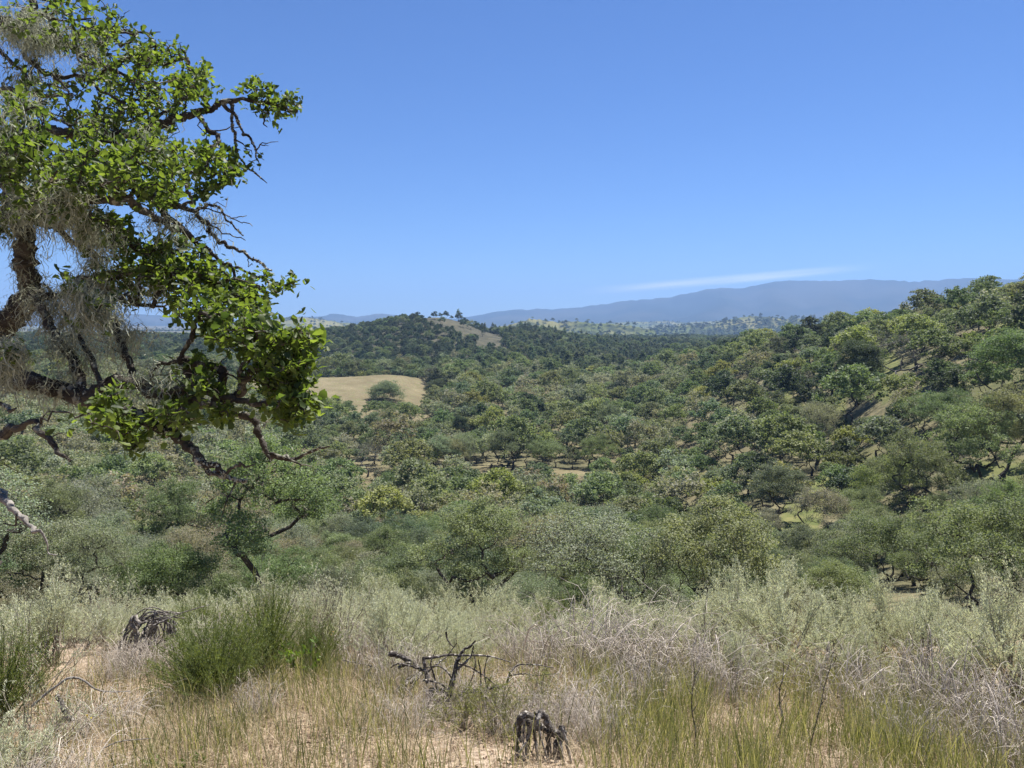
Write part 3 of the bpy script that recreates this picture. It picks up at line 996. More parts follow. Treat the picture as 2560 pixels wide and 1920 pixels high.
for k in range(len(W)):
    x, y, z, r, s, cx, th = W[k]
    zone = 1 if (cx > 1740 and r > 75) else (0 if r < 128 else (2 if r < 165 else 3))
    u = trng.random()
    wv = [('olive', .30), ('green', .20), ('grey', .20), ('teal', .12), ('brown', .10), ('yellow', .04), ('dark', .02), ('bare', .02)]
    if zone == 1: wv = [('green', .28), ('olive', .16), ('teal', .16), ('dark', .24), ('grey', .06), ('yellow', .05), ('brown', .03), ('bare', .02)]
    if zone == 3: wv = [('olive', .24), ('teal', .22), ('green', .18), ('grey', .18), ('dark', .10), ('brown', .06), ('yellow', .01), ('bare', .01)]
    if r > 380: wv = [('dark', .68), ('teal', .16), ('green', .14), ('grey', .02)]
    if r < 85: wv = [('olive', .34), ('green', .26), ('grey', .18), ('teal', .14), ('brown', .08)]
    if cx < 700 and r < 260: wv = [('olive', .20), ('grey', .36), ('brown', .30), ('green', .11), ('teal', .03)]
    acc = 0
    for look, w_ in wv:
        acc += w_
        if u <= acc: break
    mar = 5.5 * s / r * FPX
    if r < 260 and not (-mar < px[k] < 2560 + mar): continue
    if n_ind < 272:
        n_ind += 1
        if look in ('grey', 'brown'): var = GREYV[trng.integers(3)]
        elif look == 'dark': var = DENSEV[trng.integers(3)]
        elif look == 'bare': var = BAREV[trng.integers(2)]
        else: var = NEARV[trng.integers(6)]
        if r < 128 and cx < 1740:
            where = 'just below the brow' if r < 60 else ('partway down the slope' if r < 92 else 'at the foot of the slope')
            where += ' under the bare patch' if cx < 700 else (' short of the gully' if cx > 1400 else ' facing the bench')
        elif zone == 1: where = 'low on the wooded spur' if r < 105 else ('midway up the wooded spur' if r < 160 else 'near the crest of the wooded spur')
        else: where = zone_txt[zone]
        size = 'small ' if s < .82 else ('broad ' if s > 1.06 else '')
        lab = size + SHAPE[var['seed']] + ' ' + LOOK[look] + ' ' + where
        nm = {'dark': 'evergreen_oak_tree', 'bare': 'dead_oak_tree'}.get(look, 'oak_tree')
        plant(var, nm, (x, y, z - .12), trng.uniform(0, 6.28), s, jitter_tint(look), lab, lab.replace('oak ', 'oaks ', 1), sz=trng.uniform(.88, 1.1))
    else:
        v = {'dark': 3, 'grey': 4, 'brown': 4, 'bare': 4}.get(look, int(trng.integers(3)))
        if r > 330 and 1130 < cx < 1640 and trng.random() < .16: v, look = 5, 'teal'
        rest.append((x, y, z - .15, s, trng.uniform(0, 6.28), v, *jitter_tint(look)))
# woods on the far land and hills
frng = np.random.default_rng(15)
nf = 9000
r = np.exp(frng.uniform(math.log(950), math.log(3800), nf)); az = frng.uniform(-.62, .62, nf)
x = r * np.sin(az); y = r * np.cos(az); z = ground(x, y)
ok = (fbm(x / 600, y / 600, 3, 41) < .06) & seen(x, y, z + 14)
for i in np.nonzero(ok)[0]:
    rest.append((x[i], y[i], z[i] - .3, frng.uniform(.9, 1.35), frng.uniform(0, 6.28), 3 if frng.random() < .6 else int(frng.integers(3)), *jitter_tint('dark' if frng.random() < .6 else 'teal')))
for gi, cnt in ((2, 500), (3, 250), (4, 3200), (5, 1200)):
    X, Y, Z = FAR_GRIDS[gi]
    a = frng.uniform(0, X.shape[0] - 1.001, cnt); b = frng.uniform(0, 46, cnt)
    i = a.astype(int); j = b.astype(int); fa = a - i; fb = b - j
    def smp(Q): return (Q[i, j] * (1 - fa) + Q[i + 1, j] * fa) * (1 - fb) + (Q[i, j + 1] * (1 - fa) + Q[i + 1, j + 1] * fa) * fb
    for xx, yy, zz in zip(smp(X), smp(Y), smp(Z)):
        rest.append((xx, yy, zz - .3, frng.uniform(1.0, 1.7), frng.uniform(0, 6.28), 3 if frng.random() < .6 else int(frng.integers(3)), *jitter_tint('dark' if frng.random() < .7 else 'teal')))
rest = np.array(rest)

# one object for the uncountable wood: points that carry copies of the small trees
me = bpy.data.meshes.new('woodland')
me.vertices.add(len(rest))
me.vertices.foreach_set('co', rest[:, :3].astype(np.float32).ravel())
for nm, ty, arr in (('size', 'FLOAT', rest[:, 3]), ('turn', 'FLOAT', rest[:, 4])):
    at = me.attributes.new(nm, ty, 'POINT'); at.data.foreach_set('value', arr.astype(np.float32))
at = me.attributes.new('variant', 'INT', 'POINT'); at.data.foreach_set('value', rest[:, 5].astype(np.int32))
at = me.attributes.new('tint', 'FLOAT_VECTOR', 'POINT'); at.data.foreach_set('vector', rest[:, 6:9].astype(np.float32).ravel())
wood = link('woodland', me)
tag(wood, 'mass of oak woodland covering the far hills and valley', 'woodland', kind='stuff')
ng = bpy.data.node_groups.new('woodland_scatter', 'GeometryNodeTree')
ng.interface.new_socket('Geometry', in_out='INPUT', socket_type='NodeSocketGeometry')
ng.interface.new_socket('Geometry', in_out='OUTPUT', socket_type='NodeSocketGeometry')
gi = ng.nodes.new('NodeGroupInput'); go = ng.nodes.new('NodeGroupOutput')
pts = ng.nodes.new('GeometryNodeMeshToPoints')
ng.links.new(gi.outputs[0], pts.inputs['Mesh'])
jn = ng.nodes.new('GeometryNodeJoinGeometry')


def nattr(name, ty):
    a = ng.nodes.new('GeometryNodeInputNamedAttribute'); a.data_type = ty; a.inputs['Name'].default_value = name
    return a.outputs['Attribute']


a_size, a_turn, a_var = nattr('size', 'FLOAT'), nattr('turn', 'FLOAT'), nattr('variant', 'INT')
cb = ng.nodes.new('ShaderNodeCombineXYZ'); ng.links.new(a_turn, cb.inputs[2])
# the copies are taken from small trees that stand in the scene themselves
src_of = {}
for v, (cpx, cr, lab) in enumerate([(1120, 352, 'small oak just over the end of the bare hill'), (1215, 372, 'oak in the wooded saddle behind the bare hill'), (1290, 360, 'low round oak deep in the valley wood'),
                                    (1250, 395, 'dark close-leaved oak deep in the valley wood'), (1360, 355, 'grey thin oak deep in the valley wood'), (1440, 345, 'narrow grey-green pine rising above the valley oaks')]):
    q = on_ray(cpx, cr, -.15)
    src_of[v] = plant(FARV[v], {3: 'evergreen_oak_tree', 5: 'pine_tree'}.get(v, 'oak_tree'), q, 1.0 * v, 1.0, jitter_tint(['olive', 'green', 'teal', 'dark', 'grey', 'teal'][v]), lab)
for v in range(6):
    cmp_ = ng.nodes.new('FunctionNodeCompare'); cmp_.data_type = 'INT'; cmp_.operation = 'EQUAL'
    ng.links.new(a_var, cmp_.inputs[2]); cmp_.inputs[3].default_value = v
    j2 = ng.nodes.new('GeometryNodeJoinGeometry')
    for ch in src_of[v].children:
        oi = ng.nodes.new('GeometryNodeObjectInfo'); oi.inputs['Object'].default_value = ch; oi.transform_space = 'ORIGINAL'
        ng.links.new(oi.outputs['Geometry'], j2.inputs[0])
    ip = ng.nodes.new('GeometryNodeInstanceOnPoints')
    ng.links.new(pts.outputs[0], ip.inputs['Points']); ng.links.new(cmp_.outputs[0], ip.inputs['Selection'])
    ng.links.new(j2.outputs[0], ip.inputs['Instance']); ng.links.new(cb.outputs[0], ip.inputs['Rotation']); ng.links.new(a_size, ip.inputs['Scale'])
    ng.links.new(ip.outputs[0], jn.inputs[0])
ng.links.new(jn.outputs[0], go.inputs[0])
md = wood.modifiers.new('scatter', 'NODES'); md.node_group = ng
print('trees', n_ind, 'rest', len(rest))

# ------------------------------------------------------------------ shrubs and grass on the brow
def make_sage(seed, h=.9, w=.6, stems=34, twigs=13, leaves=24, leaf='sage_leaf', stem='sage_stem', ll=.026, erect=.55, low=.3, lw=.24):
    rng = np.random.default_rng(seed)
    a = rng.uniform(0, 6.283, stems); sp = np.sqrt(rng.random(stems)) * w
    hh = h * (1 - .45 * (sp / w) ** 2) * rng.uniform(.72, 1.1, stems)
    t = np.linspace(0, 1, 7)
    D = np.stack([np.cos(a), np.sin(a)], -1)
    b0 = rng.normal(size=(stems, 2)) * .05
    xy = b0[:, None, :] + D[:, None, :] * (sp[:, None] * t[None] ** 1.1)[..., None] + np.cumsum(rng.normal(size=(stems, 7, 2)) * .012, 1)
    z = hh[:, None] * t[None] ** .92
    P = np.concatenate([xy, z[..., None]], -1)
    mb = MB()
    rad = np.interp(t, [0, 1], [.007, .0018])
    for i in range(stems):
        V, F = tube(P[i], rad * rng.uniform(.7, 1.3), 3)
        mb.add(V, F, rng.random())
    nt_ = stems * twigs
    si = np.repeat(np.arange(stems), twigs)
    tt = rng.uniform(low, 1, nt_) ** .8
    k = np.minimum((tt * 6).astype(int), 5); f = tt * 6 - k
    S = P[si, k] * (1 - f)[:, None] + P[si, k + 1] * f[:, None]
    sd_ = unit(P[si, k + 1] - P[si, k])
    dirn = unit(sd_ * erect + rng.normal(size=(nt_, 3)) * .42 + np.array([0, 0, .45]))
    ln = rng.uniform(.10, .27, nt_) * (h / .9)
    tk = np.linspace(0, 1, 4)
    Q = S[:, None, :] + dirn[:, None, :] * (ln[:, None] * tk[None])[..., None] + np.cumsum(rng.normal(size=(nt_, 4, 3)) * .008, 1)
    V, F, kk = ribbons(Q, np.broadcast_to(np.array([.002, .0017, .0013, .0008]), (nt_, 4)), rand_dirs(rng, nt_))
    mb.add(V, F, np.repeat(rng.random(nt_), kk))
    st = mb.mesh('stems', M[stem])
    fo = None
    if leaves:
        n = nt_ * leaves
        ti = np.repeat(np.arange(nt_), leaves); u = rng.random(n) * 3; k = np.minimum(u.astype(int), 2); f = u - k
        C = Q[ti, k] * (1 - f)[:, None] + Q[ti, k + 1] * f[:, None] + rng.normal(size=(n, 3)) * .006
        A = unit(dirn[ti] * .8 + rng.normal(size=(n, 3)) * .6 + np.array([0, 0, .3]))
        Nn = rand_dirs(rng, n, .5)
        L = ll * rng.uniform(.55, 1.5, n)
        mb = MB()
        rnd = np.clip(.4 * np.repeat(rng.random(nt_), leaves) + .35 * rng.random(n) + .28 * u / 3, 0, 1)      # paler towards the twig tips: new growth, and lit tops painted into leaf colour
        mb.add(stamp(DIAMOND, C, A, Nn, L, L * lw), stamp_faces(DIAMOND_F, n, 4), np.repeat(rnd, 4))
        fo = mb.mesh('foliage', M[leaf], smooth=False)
    return dict(stems=st, foliage=fo)


def make_tangle(seed, h=.50, w=.75, n=260, thick=.0034, mat='dead_twig'):
    """a dead shrub: thin grey stems that arch over and cross"""
    rng = np.random.default_rng(seed)
    a = rng.uniform(0, 6.283, n); L = rng.uniform(.35, 1.0, n) * w * 1.25
    b = rng.normal(size=(n, 2)) * w * .30
    t = np.linspace(0, 1, 8)
    hd = a[:, None] + np.cumsum(rng.normal(size=(n, 8)) * .16, 1)
    step = (L / 7)[:, None]
    xy = b[:, None, :] + np.cumsum(np.stack([np.cos(hd), np.sin(hd)], -1) * step[..., None], 1) * .75
    top = h * rng.uniform(.25, 1.15, n)
    pk = rng.uniform(.45, .95, n)
    z = top[:, None] * (1 - ((t[None] - pk[:, None]) / pk[:, None]) ** 2) + rng.normal(size=(n, 8)) * .008
    z = np.maximum(z, .0)
    P = np.concatenate([xy, z[..., None]], -1)
    mb = MB()
    for i in range(n):
        big = rng.random() < .14
        V, F = tube(P[i], np.interp(t, [0, 1], [thick * (2.1 if big else 1), thick * .25]) * rng.uniform(.6, 1.2), 3)
        mb.add(V, F, np.clip(rng.normal(.6, .25), 0, 1))
    # short side twigs
    m = n * 2
    si = rng.integers(0, n, m); k = rng.integers(2, 7, m)
    S = P[si, k]; d = unit(P[si, k] - P[si, k - 1] + rng.normal(size=(m, 3)) * .55)
    ln = rng.uniform(.05, .22, m)
    Q = S[:, None, :] + d[:, None, :] * (ln[:, None] * np.linspace(0, 1, 3)[None])[..., None] + rng.normal(size=(m, 3, 3)) * .008
    V, F, kk = ribbons(Q, np.broadcast_to(np.array([.0018, .0014, .0007]), (m, 3)), rand_dirs(rng, m))
    mb.add(V, F, np.repeat(rng.random(m), kk))
    return dict(stems=mb.mesh('stems', M[mat]), foliage=None)


def put(var, name, cat, q, s, label, group=None, rz=0.0, sz=1.0):
    root = empty(name, q, rz); root.scale = (s, s, s * sz)
    tag(root, label, cat, group)
    for part in ('stems', 'foliage'):
        if var[part] is not None:
            link(part, var[part], root)
    return root


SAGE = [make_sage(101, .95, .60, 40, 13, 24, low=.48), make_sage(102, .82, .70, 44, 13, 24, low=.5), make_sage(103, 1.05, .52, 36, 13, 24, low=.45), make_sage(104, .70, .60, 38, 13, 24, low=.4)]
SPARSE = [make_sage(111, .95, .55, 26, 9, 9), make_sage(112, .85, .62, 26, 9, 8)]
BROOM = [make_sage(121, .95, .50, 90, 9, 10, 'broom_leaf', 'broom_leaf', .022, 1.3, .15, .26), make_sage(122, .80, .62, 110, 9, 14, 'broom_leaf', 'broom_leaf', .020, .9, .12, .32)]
TANGLE = [make_tangle(131), make_tangle(132, .6, .65, 220), make_tangle(133, .35, .75, 260), make_tangle(134, .75, .55, 150, .004)]
LIME = [make_sage(151, .5, .36, 34, 9, 12, 'lime_leaf', 'sage_stem', .014, .5, .25, .55)]
SEED = [make_sage(141, .6, .2, 6, 4, 7, 'seedling_leaf', 'sage_stem', .055, .6, .4, .55)]
srng = np.random.default_rng(9)
brow = []


def shrub(px, r, var, s, label, name='sagebrush', cat='shrub', group=None, sz=1.0):
    q = on_ray(px, r, -.03)
    put(var, name, cat, q, s, label, group, srng.uniform(0, 6.28), sz)
    brow.append((q[0], q[1], .45 * s))


# the ones that can be singled out
shrub(545, 8.2, BROOM[1], 1.12, 'dense green broom-like bush beside the weathered twig heap', 'green_bush')
shrub(500, 8.5, BROOM[1], .85, 'low green bush half hiding the weathered twig heap', 'green_bush')
shrub(665, 9.2, BROOM[0], 1.22, 'tall erect green bush behind the dense broom-like bush', 'green_bush')
shrub(785, 8.8, BROOM[0], .80, 'small green bush with a yellow flower at its side', 'green_bush')
shrub(5, 8.9, BROOM[0], 1.05, 'green feathery bush at the foot of the lichened oak limb', 'green_bush')
shrub(60, 6.6, SPARSE[1], .95, 'grey thin-leaved shrub over the broken forked stick', 'sagebrush')
shrub(-60, 6.2, SAGE[3], .85, 'grey-green shrub overhanging bleached sticks', 'sagebrush')
shrub(130, 11.2, SAGE[0], 1.25, 'round pale sagebrush with dark base on the open brow', 'sagebrush')
shrub(815, 10.6, SPARSE[0], 1.45, 'tall silvery shrub with bare upright twigs behind the green bushes', 'silvery_shrub')
shrub(705, 11.4, SPARSE[1], 1.35, 'silvery twiggy shrub rising behind the tall green bush', 'silvery_shrub')
shrub(1960, 9.6, SAGE[1], 1.25, 'broad pale sagebrush with dark bare stems beneath', 'sagebrush')
shrub(1830, 10.4, SAGE[2], 1.15, 'pale sagebrush next to the broad one with bare stems', 'sagebrush')
shrub(2540, 9.6, SAGE[0], 1.35, 'tall bluish sagebrush at the edge of the grey dead brush', 'sagebrush')
shrub(760, 8.45, SEED[0], 1.0, 'leafy oak seedling poking out of the green bushes', 'oak_seedling', 'seedling')
shrub(480, 5.55, SEED[0], .35, 'small bright green seedling in the dry litter', 'oak_seedling', 'seedling')
shrub(390, 5.75, SEED[0], .34, 'small pale-leaved seedling beside the long dry straw', 'oak_seedling', 'seedling')
for k, (px_, r_, v, s, lab) in enumerate([
        (1480, 8.4, 0, 1.40, 'big mound of bleached dead twigs in the middle of the brow'),
        (1640, 8.2, 0, 1.25, 'low bleached twig mound next to the big mound'),
        (1330, 8.8, 1, 1.00, 'dead twig tangle behind the upright dead branch'),
        (1790, 7.6, 1, .95, 'dead twig tangle among tall green grass'),
        (2120, 8.2, 0, 1.00, 'dead twig tangle under the broad pale sagebrush'),
        (2330, 8.4, 3, 1.00, 'upright dead stalks with a dark hollow beneath'),
        (2480, 7.6, 0, 1.15, 'grey dead brush below the tall bluish sagebrush'),
        (2590, 6.9, 1, 1.05, 'grey dead brush at the end of the tall grass'),
        (330, 11.0, 2, .85, 'dead twig mat in front of the round pale sagebrush'),
        (250, 7.6, 2, .80, 'dead twig mat sprawling over dry litter'), (385, 10.2, 0, .80, 'tangle of dead twigs under the weathered heap'), (300, 10.1, 1, .65, 'dead twig tangle leaning on the weathered heap'),
        (560, 10.2, 3, .95, 'dead grey shrub showing above the weathered twig heap'),
        (880, 9.4, 3, .90, 'dead arching shrub beside the tall silvery shrub'),
        (1010, 7.7, 1, .80, 'dead twig tangle behind the shredded grey log'),
        (1190, 6.5, 2, .70, 'fine dead twigs between the upright branch and the hollow stump'),
        (1280, 5.75, 1, .55, 'thin dead twigs around the hollow stump'),
        (120, 5.9, 2, .75, 'dead twigs under the broken forked stick')]):
    shrub(px_, r_, TANGLE[v], s, lab, 'dead_shrub')
for px_, r_, s, lab in [(1245, 5.75, .8, 'low yellow-green shrublet against the side of the hollow stump'), (1150, 5.9, .75, 'low yellow-green shrublet below the upright dead branch'), (1340, 6.3, .8, 'yellow-green shrublet behind the hollow stump'),
                        (1210, 6.5, .65, 'thin yellow-green shrublet among fine dead twigs')]:
    shrub(px_, r_, LIME[0], s, lab, 'leafy_shrublet')
for px_, r_, v, s, lab in [(1500, 5.6, 1, .62, 'brown dry brush beside the hollow stump'), (1380, 5.9, 0, .55, 'fine dry twigs filling the hollow stump'), (1420, 6.1, 2, .8, 'brown dry brush behind the hollow stump'), (1010, 6.0, 2, .6, 'dry brush below the shredded grey log'), (1100, 6.3, 1, .6, 'dry brush around the foot of the upright dead branch'),
                           (2270, 6.6, 3, .6, 'thin dead stalks in the tall grass'), (640, 6.9, 3, .5, 'thin dead stalks in front of the green bushes'), (1600, 6.7, 3, .65, 'thin dead stalks above the dry brush'),
                           (40, 5.6, 1, .6, 'grey dead brush under the overhanging shrub')]:
    shrub(px_, r_, TANGLE[v], s, lab, 'dead_shrub')
# the close sagebrush cover
cand = 0
while cand < 2600:
    cand += 1
    r_ = srng.uniform(8.2, 17.5); px_ = srng.uniform(-260, 2820)
    if r_ < 9.4 and srng.random() < .35: continue
    if 200 < px_ < 480 and r_ < 10.6: continue
    if 1330 < px_ < 1720 and r_ < 9.6: continue
    q = on_ray(px_, r_, -.03)
    s = srng.uniform(.70, 1.35) * (1.0 if r_ > 9.6 else .8)
    if 2150 < px_ < 2520: s *= .75
    if any((q[0] - b[0]) ** 2 + (q[1] - b[1]) ** 2 < (.80 * (.50 * s + b[2])) ** 2 for b in brow): continue
    u = srng.random()
    rank = 'in the front rank above the grass' if r_ < 9.8 else ('in the middle of the close cover' if r_ < 12.5 else 'on the outer lip of the brow')
    sz = 'tall ' if s > 1.05 else ('small ' if s < .80 else '')
    if u < .66:
        v = int(srng.integers(4)); lab = sz + ['domed', 'broad', 'upright', 'low cushioned'][v] + ' pale grey-green sagebrush ' + rank
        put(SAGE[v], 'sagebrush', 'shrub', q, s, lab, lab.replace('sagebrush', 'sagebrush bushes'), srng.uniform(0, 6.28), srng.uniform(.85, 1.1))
    elif u < .86:
        v = int(srng.integers(2)); lab = sz + ['wispy', 'straggling'][v] + ' silvery twiggy shrub ' + rank
        put(SPARSE[v], 'silvery_shrub', 'shrub', q, s * 1.05, lab, lab.replace('shrub', 'shrubs'), srng.uniform(0, 6.28))
    elif u < .93:
        v = int(srng.integers(2)); lab = sz + ['erect', 'rounded'][v] + ' olive broom-like bush ' + rank
        put(BROOM[v], 'green_bush', 'shrub', q, s * .72, lab, lab.replace('bush', 'bushes'), srng.uniform(0, 6.28))
    else:
        v = int(srng.integers(4)); lab = sz + ['arching', 'matted', 'flat', 'upright'][v] + ' dead grey shrub ' + rank
        put(TANGLE[v], 'dead_shrub', 'shrub', q, s * .8, lab, lab.replace('shrub', 'shrubs'), srng.uniform(0, 6.28))
    brow.append((q[0], q[1], .50 * s))


# grass and litter
def field(n, rng, r0, r1, dens):
    out = np.zeros((0, 3))
    while len(out) < n:
        r = np.sqrt(rng.uniform(r0 ** 2, r1 ** 2, n)); a = rng.uniform(-.72, .72, n)
        x = r * np.sin(a); y = r * np.cos(a)
        k = rng.random(n) < dens(x, y, r, col_of(x, y))
        out = np.concatenate([out, np.stack([x[k], y[k], ground(x[k], y[k]) - .01], -1)])
    return out[:n]


def blades(P0, rng, hmin, hmax, wid, bend, lean):
    n = len(P0)
    h = rng.uniform(hmin, hmax, n)
    a = rng.uniform(0, 6.283, n); d = np.stack([np.cos(a), np.sin(a), np.zeros(n)], -1)
    t = np.linspace(0, 1, 4)
    bd = h * rng.uniform(.1, 1, n) * bend
    P = P0[:, None, :] + d[:, None, :] * (bd[:, None] * t[None] ** 2 + lean * (h * rng.random(n))[:, None] * t[None])[..., None]
    P[..., 2] += h[:, None] * (t[None] - .25 * bend * t[None] ** 3)
    W_ = wid * rng.uniform(.6, 1.3, n)[:, None] * np.array([.8, 1, .7, .08])[None]
    a2 = rng.uniform(0, 6.283, n)
    return ribbons(P, W_, np.stack([np.cos(a2), np.sin(a2), np.zeros(n)], -1))


grng = np.random.default_rng(33)


def d_green(x, y, r, c):
    cl = np.clip(fbm(x / .3, y / .3, 3, 71) * 1.7 + .45, 0.05, 1)
    cl = cl * np.where((c > 1030) & (c < 1480) & (r > 4.8) & (r < 6.7), .18, 1)
    side = np.interp(c, [-200, 200, 500, 900, 1300, 1700, 2600], [.16, .20, .34, .34, .30, 1, 1])
    return cl * side * np.interp(r, [4, 5, 8.2, 10.5], [.8, 1, .9, .35])


def d_dry(x, y, r, c):
    return np.where((c > 1060) & (c < 1470) & (r > 4.8) & (r < 6.5), .4, 1) * np.clip(fbm(x / .5, y / .5, 3, 81) * 1.6 + .6, .12, 1) * np.interp(r, [4, 8, 11], [1, .8, .4])


mb = MB()
P0 = field(23000, grng, 4.3, 11, d_green)
V, F, k = blades(P0, grng, .16, .56, .0024, .34, .14)
tone = np.where(grng.random(len(P0)) < .58, grng.normal(.17, .12, len(P0)), grng.normal(.78, .16, len(P0)))
mb.add(V, F, np.repeat(np.clip(tone, 0, 1), k))
o = link('grass', mb.mesh('grass', M['grass_green'], smooth=False)); tag(o, 'upright green grass growing through the dry litter', 'grass', kind='stuff')
mb = MB()
P0 = field(52000, grng, 4.2, 12, d_dry)
V, F, k = blades(P0, grng, .05, .30, .0019, 1.0, .6)
mb.add(V, F, np.repeat(grng.random(len(P0)), k))
P0 = field(26000, grng, 4.2, 11, d_dry)     # straw lying flat
n = len(P0); a = grng.uniform(0, 6.283, n); L = grng.uniform(.05, .26, n)
t = np.linspace(-.5, .5, 4)
P = P0[:, None, :] + np.stack([np.cos(a)[:, None] * L[:, None] * t, np.sin(a)[:, None] * L[:, None] * t, .03 + grng.random((n, 4)) * .035], -1)
P[..., 2] = ground(P[..., 0], P[..., 1]) + .006 + grng.random((n, 4)) * .04
V, F, k = ribbons(P, np.full((n, 4), .0020), np.stack([-np.sin(a), np.cos(a), np.zeros(n)], -1))
mb.add(V, F, np.repeat(grng.random(n), k))
o = link('dry_grass', mb.mesh('dry_grass', M['grass_dry'], smooth=False)); tag(o, 'bleached dry grass and straw matted on the ground', 'grass', kind='stuff')
mb = MB()
P0 = field(44000, grng, 4.2, 10.5, lambda x, y, r, c: np.clip(fbm(x / .6, y / .6, 3, 91) * 1.5 + .6, .1, 1))
n = len(P0); Nn = rand_dirs(grng, n, 1.6); A = unit(np.cross(Nn, grng.normal(size=(n, 3)))); L = grng.uniform(.012, .042, n)
P0[:, 2] += .012 + grng.random(n) * .03
mb.add(stamp(DIAMOND, P0, A, Nn, L, L * .6), stamp_faces(DIAMOND_F, n, 4), np.repeat(grng.random(n), 4))
P0 = field(2600, grng, 4.2, 10.5, lambda x, y, r, c: np.clip(fbm(x / .8, y / .8, 3, 95) * 2 + .45, .05, 1))      # fallen twigs
n = len(P0); a = grng.uniform(0, 6.283, n); L = grng.uniform(.08, .45, n); t = np.linspace(-.5, .5, 5)
hd = a[:, None] + np.cumsum(grng.normal(size=(n, 5)) * .22, 1)
P = P0[:, None, :] + np.cumsum(np.stack([np.cos(hd), np.sin(hd), np.zeros_like(hd)], -1) * (L / 5)[:, None, None], 1)
P[..., 2] = ground(P[..., 0], P[..., 1]) + .015 + np.abs(grng.normal(size=(n, 5))) * .02
for i in range(n):
    V, F = tube(P[i], np.array([1, .9, .8, .6, .3]) * grng.uniform(.0015, .005), 3); mb.add(V, F, grng.random())
o = link('leaf_litter', mb.mesh('leaf_litter', M['litter'], smooth=False)); tag(o, 'fallen brown oak leaves littering the ground', 'leaf litter', kind='stuff')

# ---- dead wood lying on the brow; lines followed from the photograph, each at its own distance
def smooth_path(P, rad, k=4):
    """Catmull-Rom through the points"""
    P = np.asarray(P, float); rad = np.asarray(rad, float)
    d = np.diff(P, axis=0); l = np.linalg.norm(d, axis=1)
    tn = np.zeros_like(P); tn[0] = d[0]; tn[-1] = d[-1]
    if len(P) > 2:
        tn[1:-1] = unit(unit(d[1:]) * l[:-1, None] + unit(d[:-1]) * l[1:, None]) * np.minimum(l[1:], l[:-1])[:, None]
    out = []; ro = []
    for i in range(len(P) - 1):
        for t in np.linspace(0, 1, k, endpoint=False):
            h0 = 2 * t ** 3 - 3 * t * t + 1; h1 = t ** 3 - 2 * t * t + t; h2 = -2 * t ** 3 + 3 * t * t; h3 = t ** 3 - t * t
            out.append(h0 * P[i] + h1 * tn[i] + h2 * P[i + 1] + h3 * tn[i + 1])
            ro.append(rad[i] * (1 - t) + rad[i + 1] * t)
    out.append(P[-1]); ro.append(rad[-1])
    return np.array(out), np.array(ro)


def wood_thing(name, cat, label, parts, mat='dead_log', seed=1):
    """parts: list of (part name, [(px,py)...], depth or (d0,d1), width0_px, width1_px)"""
    rng = np.random.default_rng(seed)
    root = None
    for pn, pl, dep, w0, w1 in parts:
        d0, d1 = dep if isinstance(dep, tuple) else (dep, dep)
        n = len(pl); dd = np.linspace(d0, d1, n) + rng.normal(size=n) * .02
        P = pix([q[0] for q in pl], [q[1] for q in pl], dd)
        rad = np.linspace(w0, w1, n) / 2 * dd / FPX
        P, rad = smooth_path(P, rad, 4)
        P[1:-1] += rng.normal(size=(len(P) - 2, 3)) * rad[1:-1, None] * .22
        if root is None:
            b = P[np.argmin(P[:, 2])]
            root = empty(name, b); tag(root, label, cat)
            base = b
        mb = MB(); V, F = tube(P - base, rad, 7, .2, rng); mb.add(V, F, rng.random())
        o = link(pn, mb.mesh(pn, M['bare_wood' if pn == 'splinter' else mat]), root)
    return root


def z6(*pts): return [(850 + x * .3843, 1300 + y * .3843) for x, y in pts]
def z5(*pts): return [(x * .4069, 1300 + y * .4069) for x, y in pts]


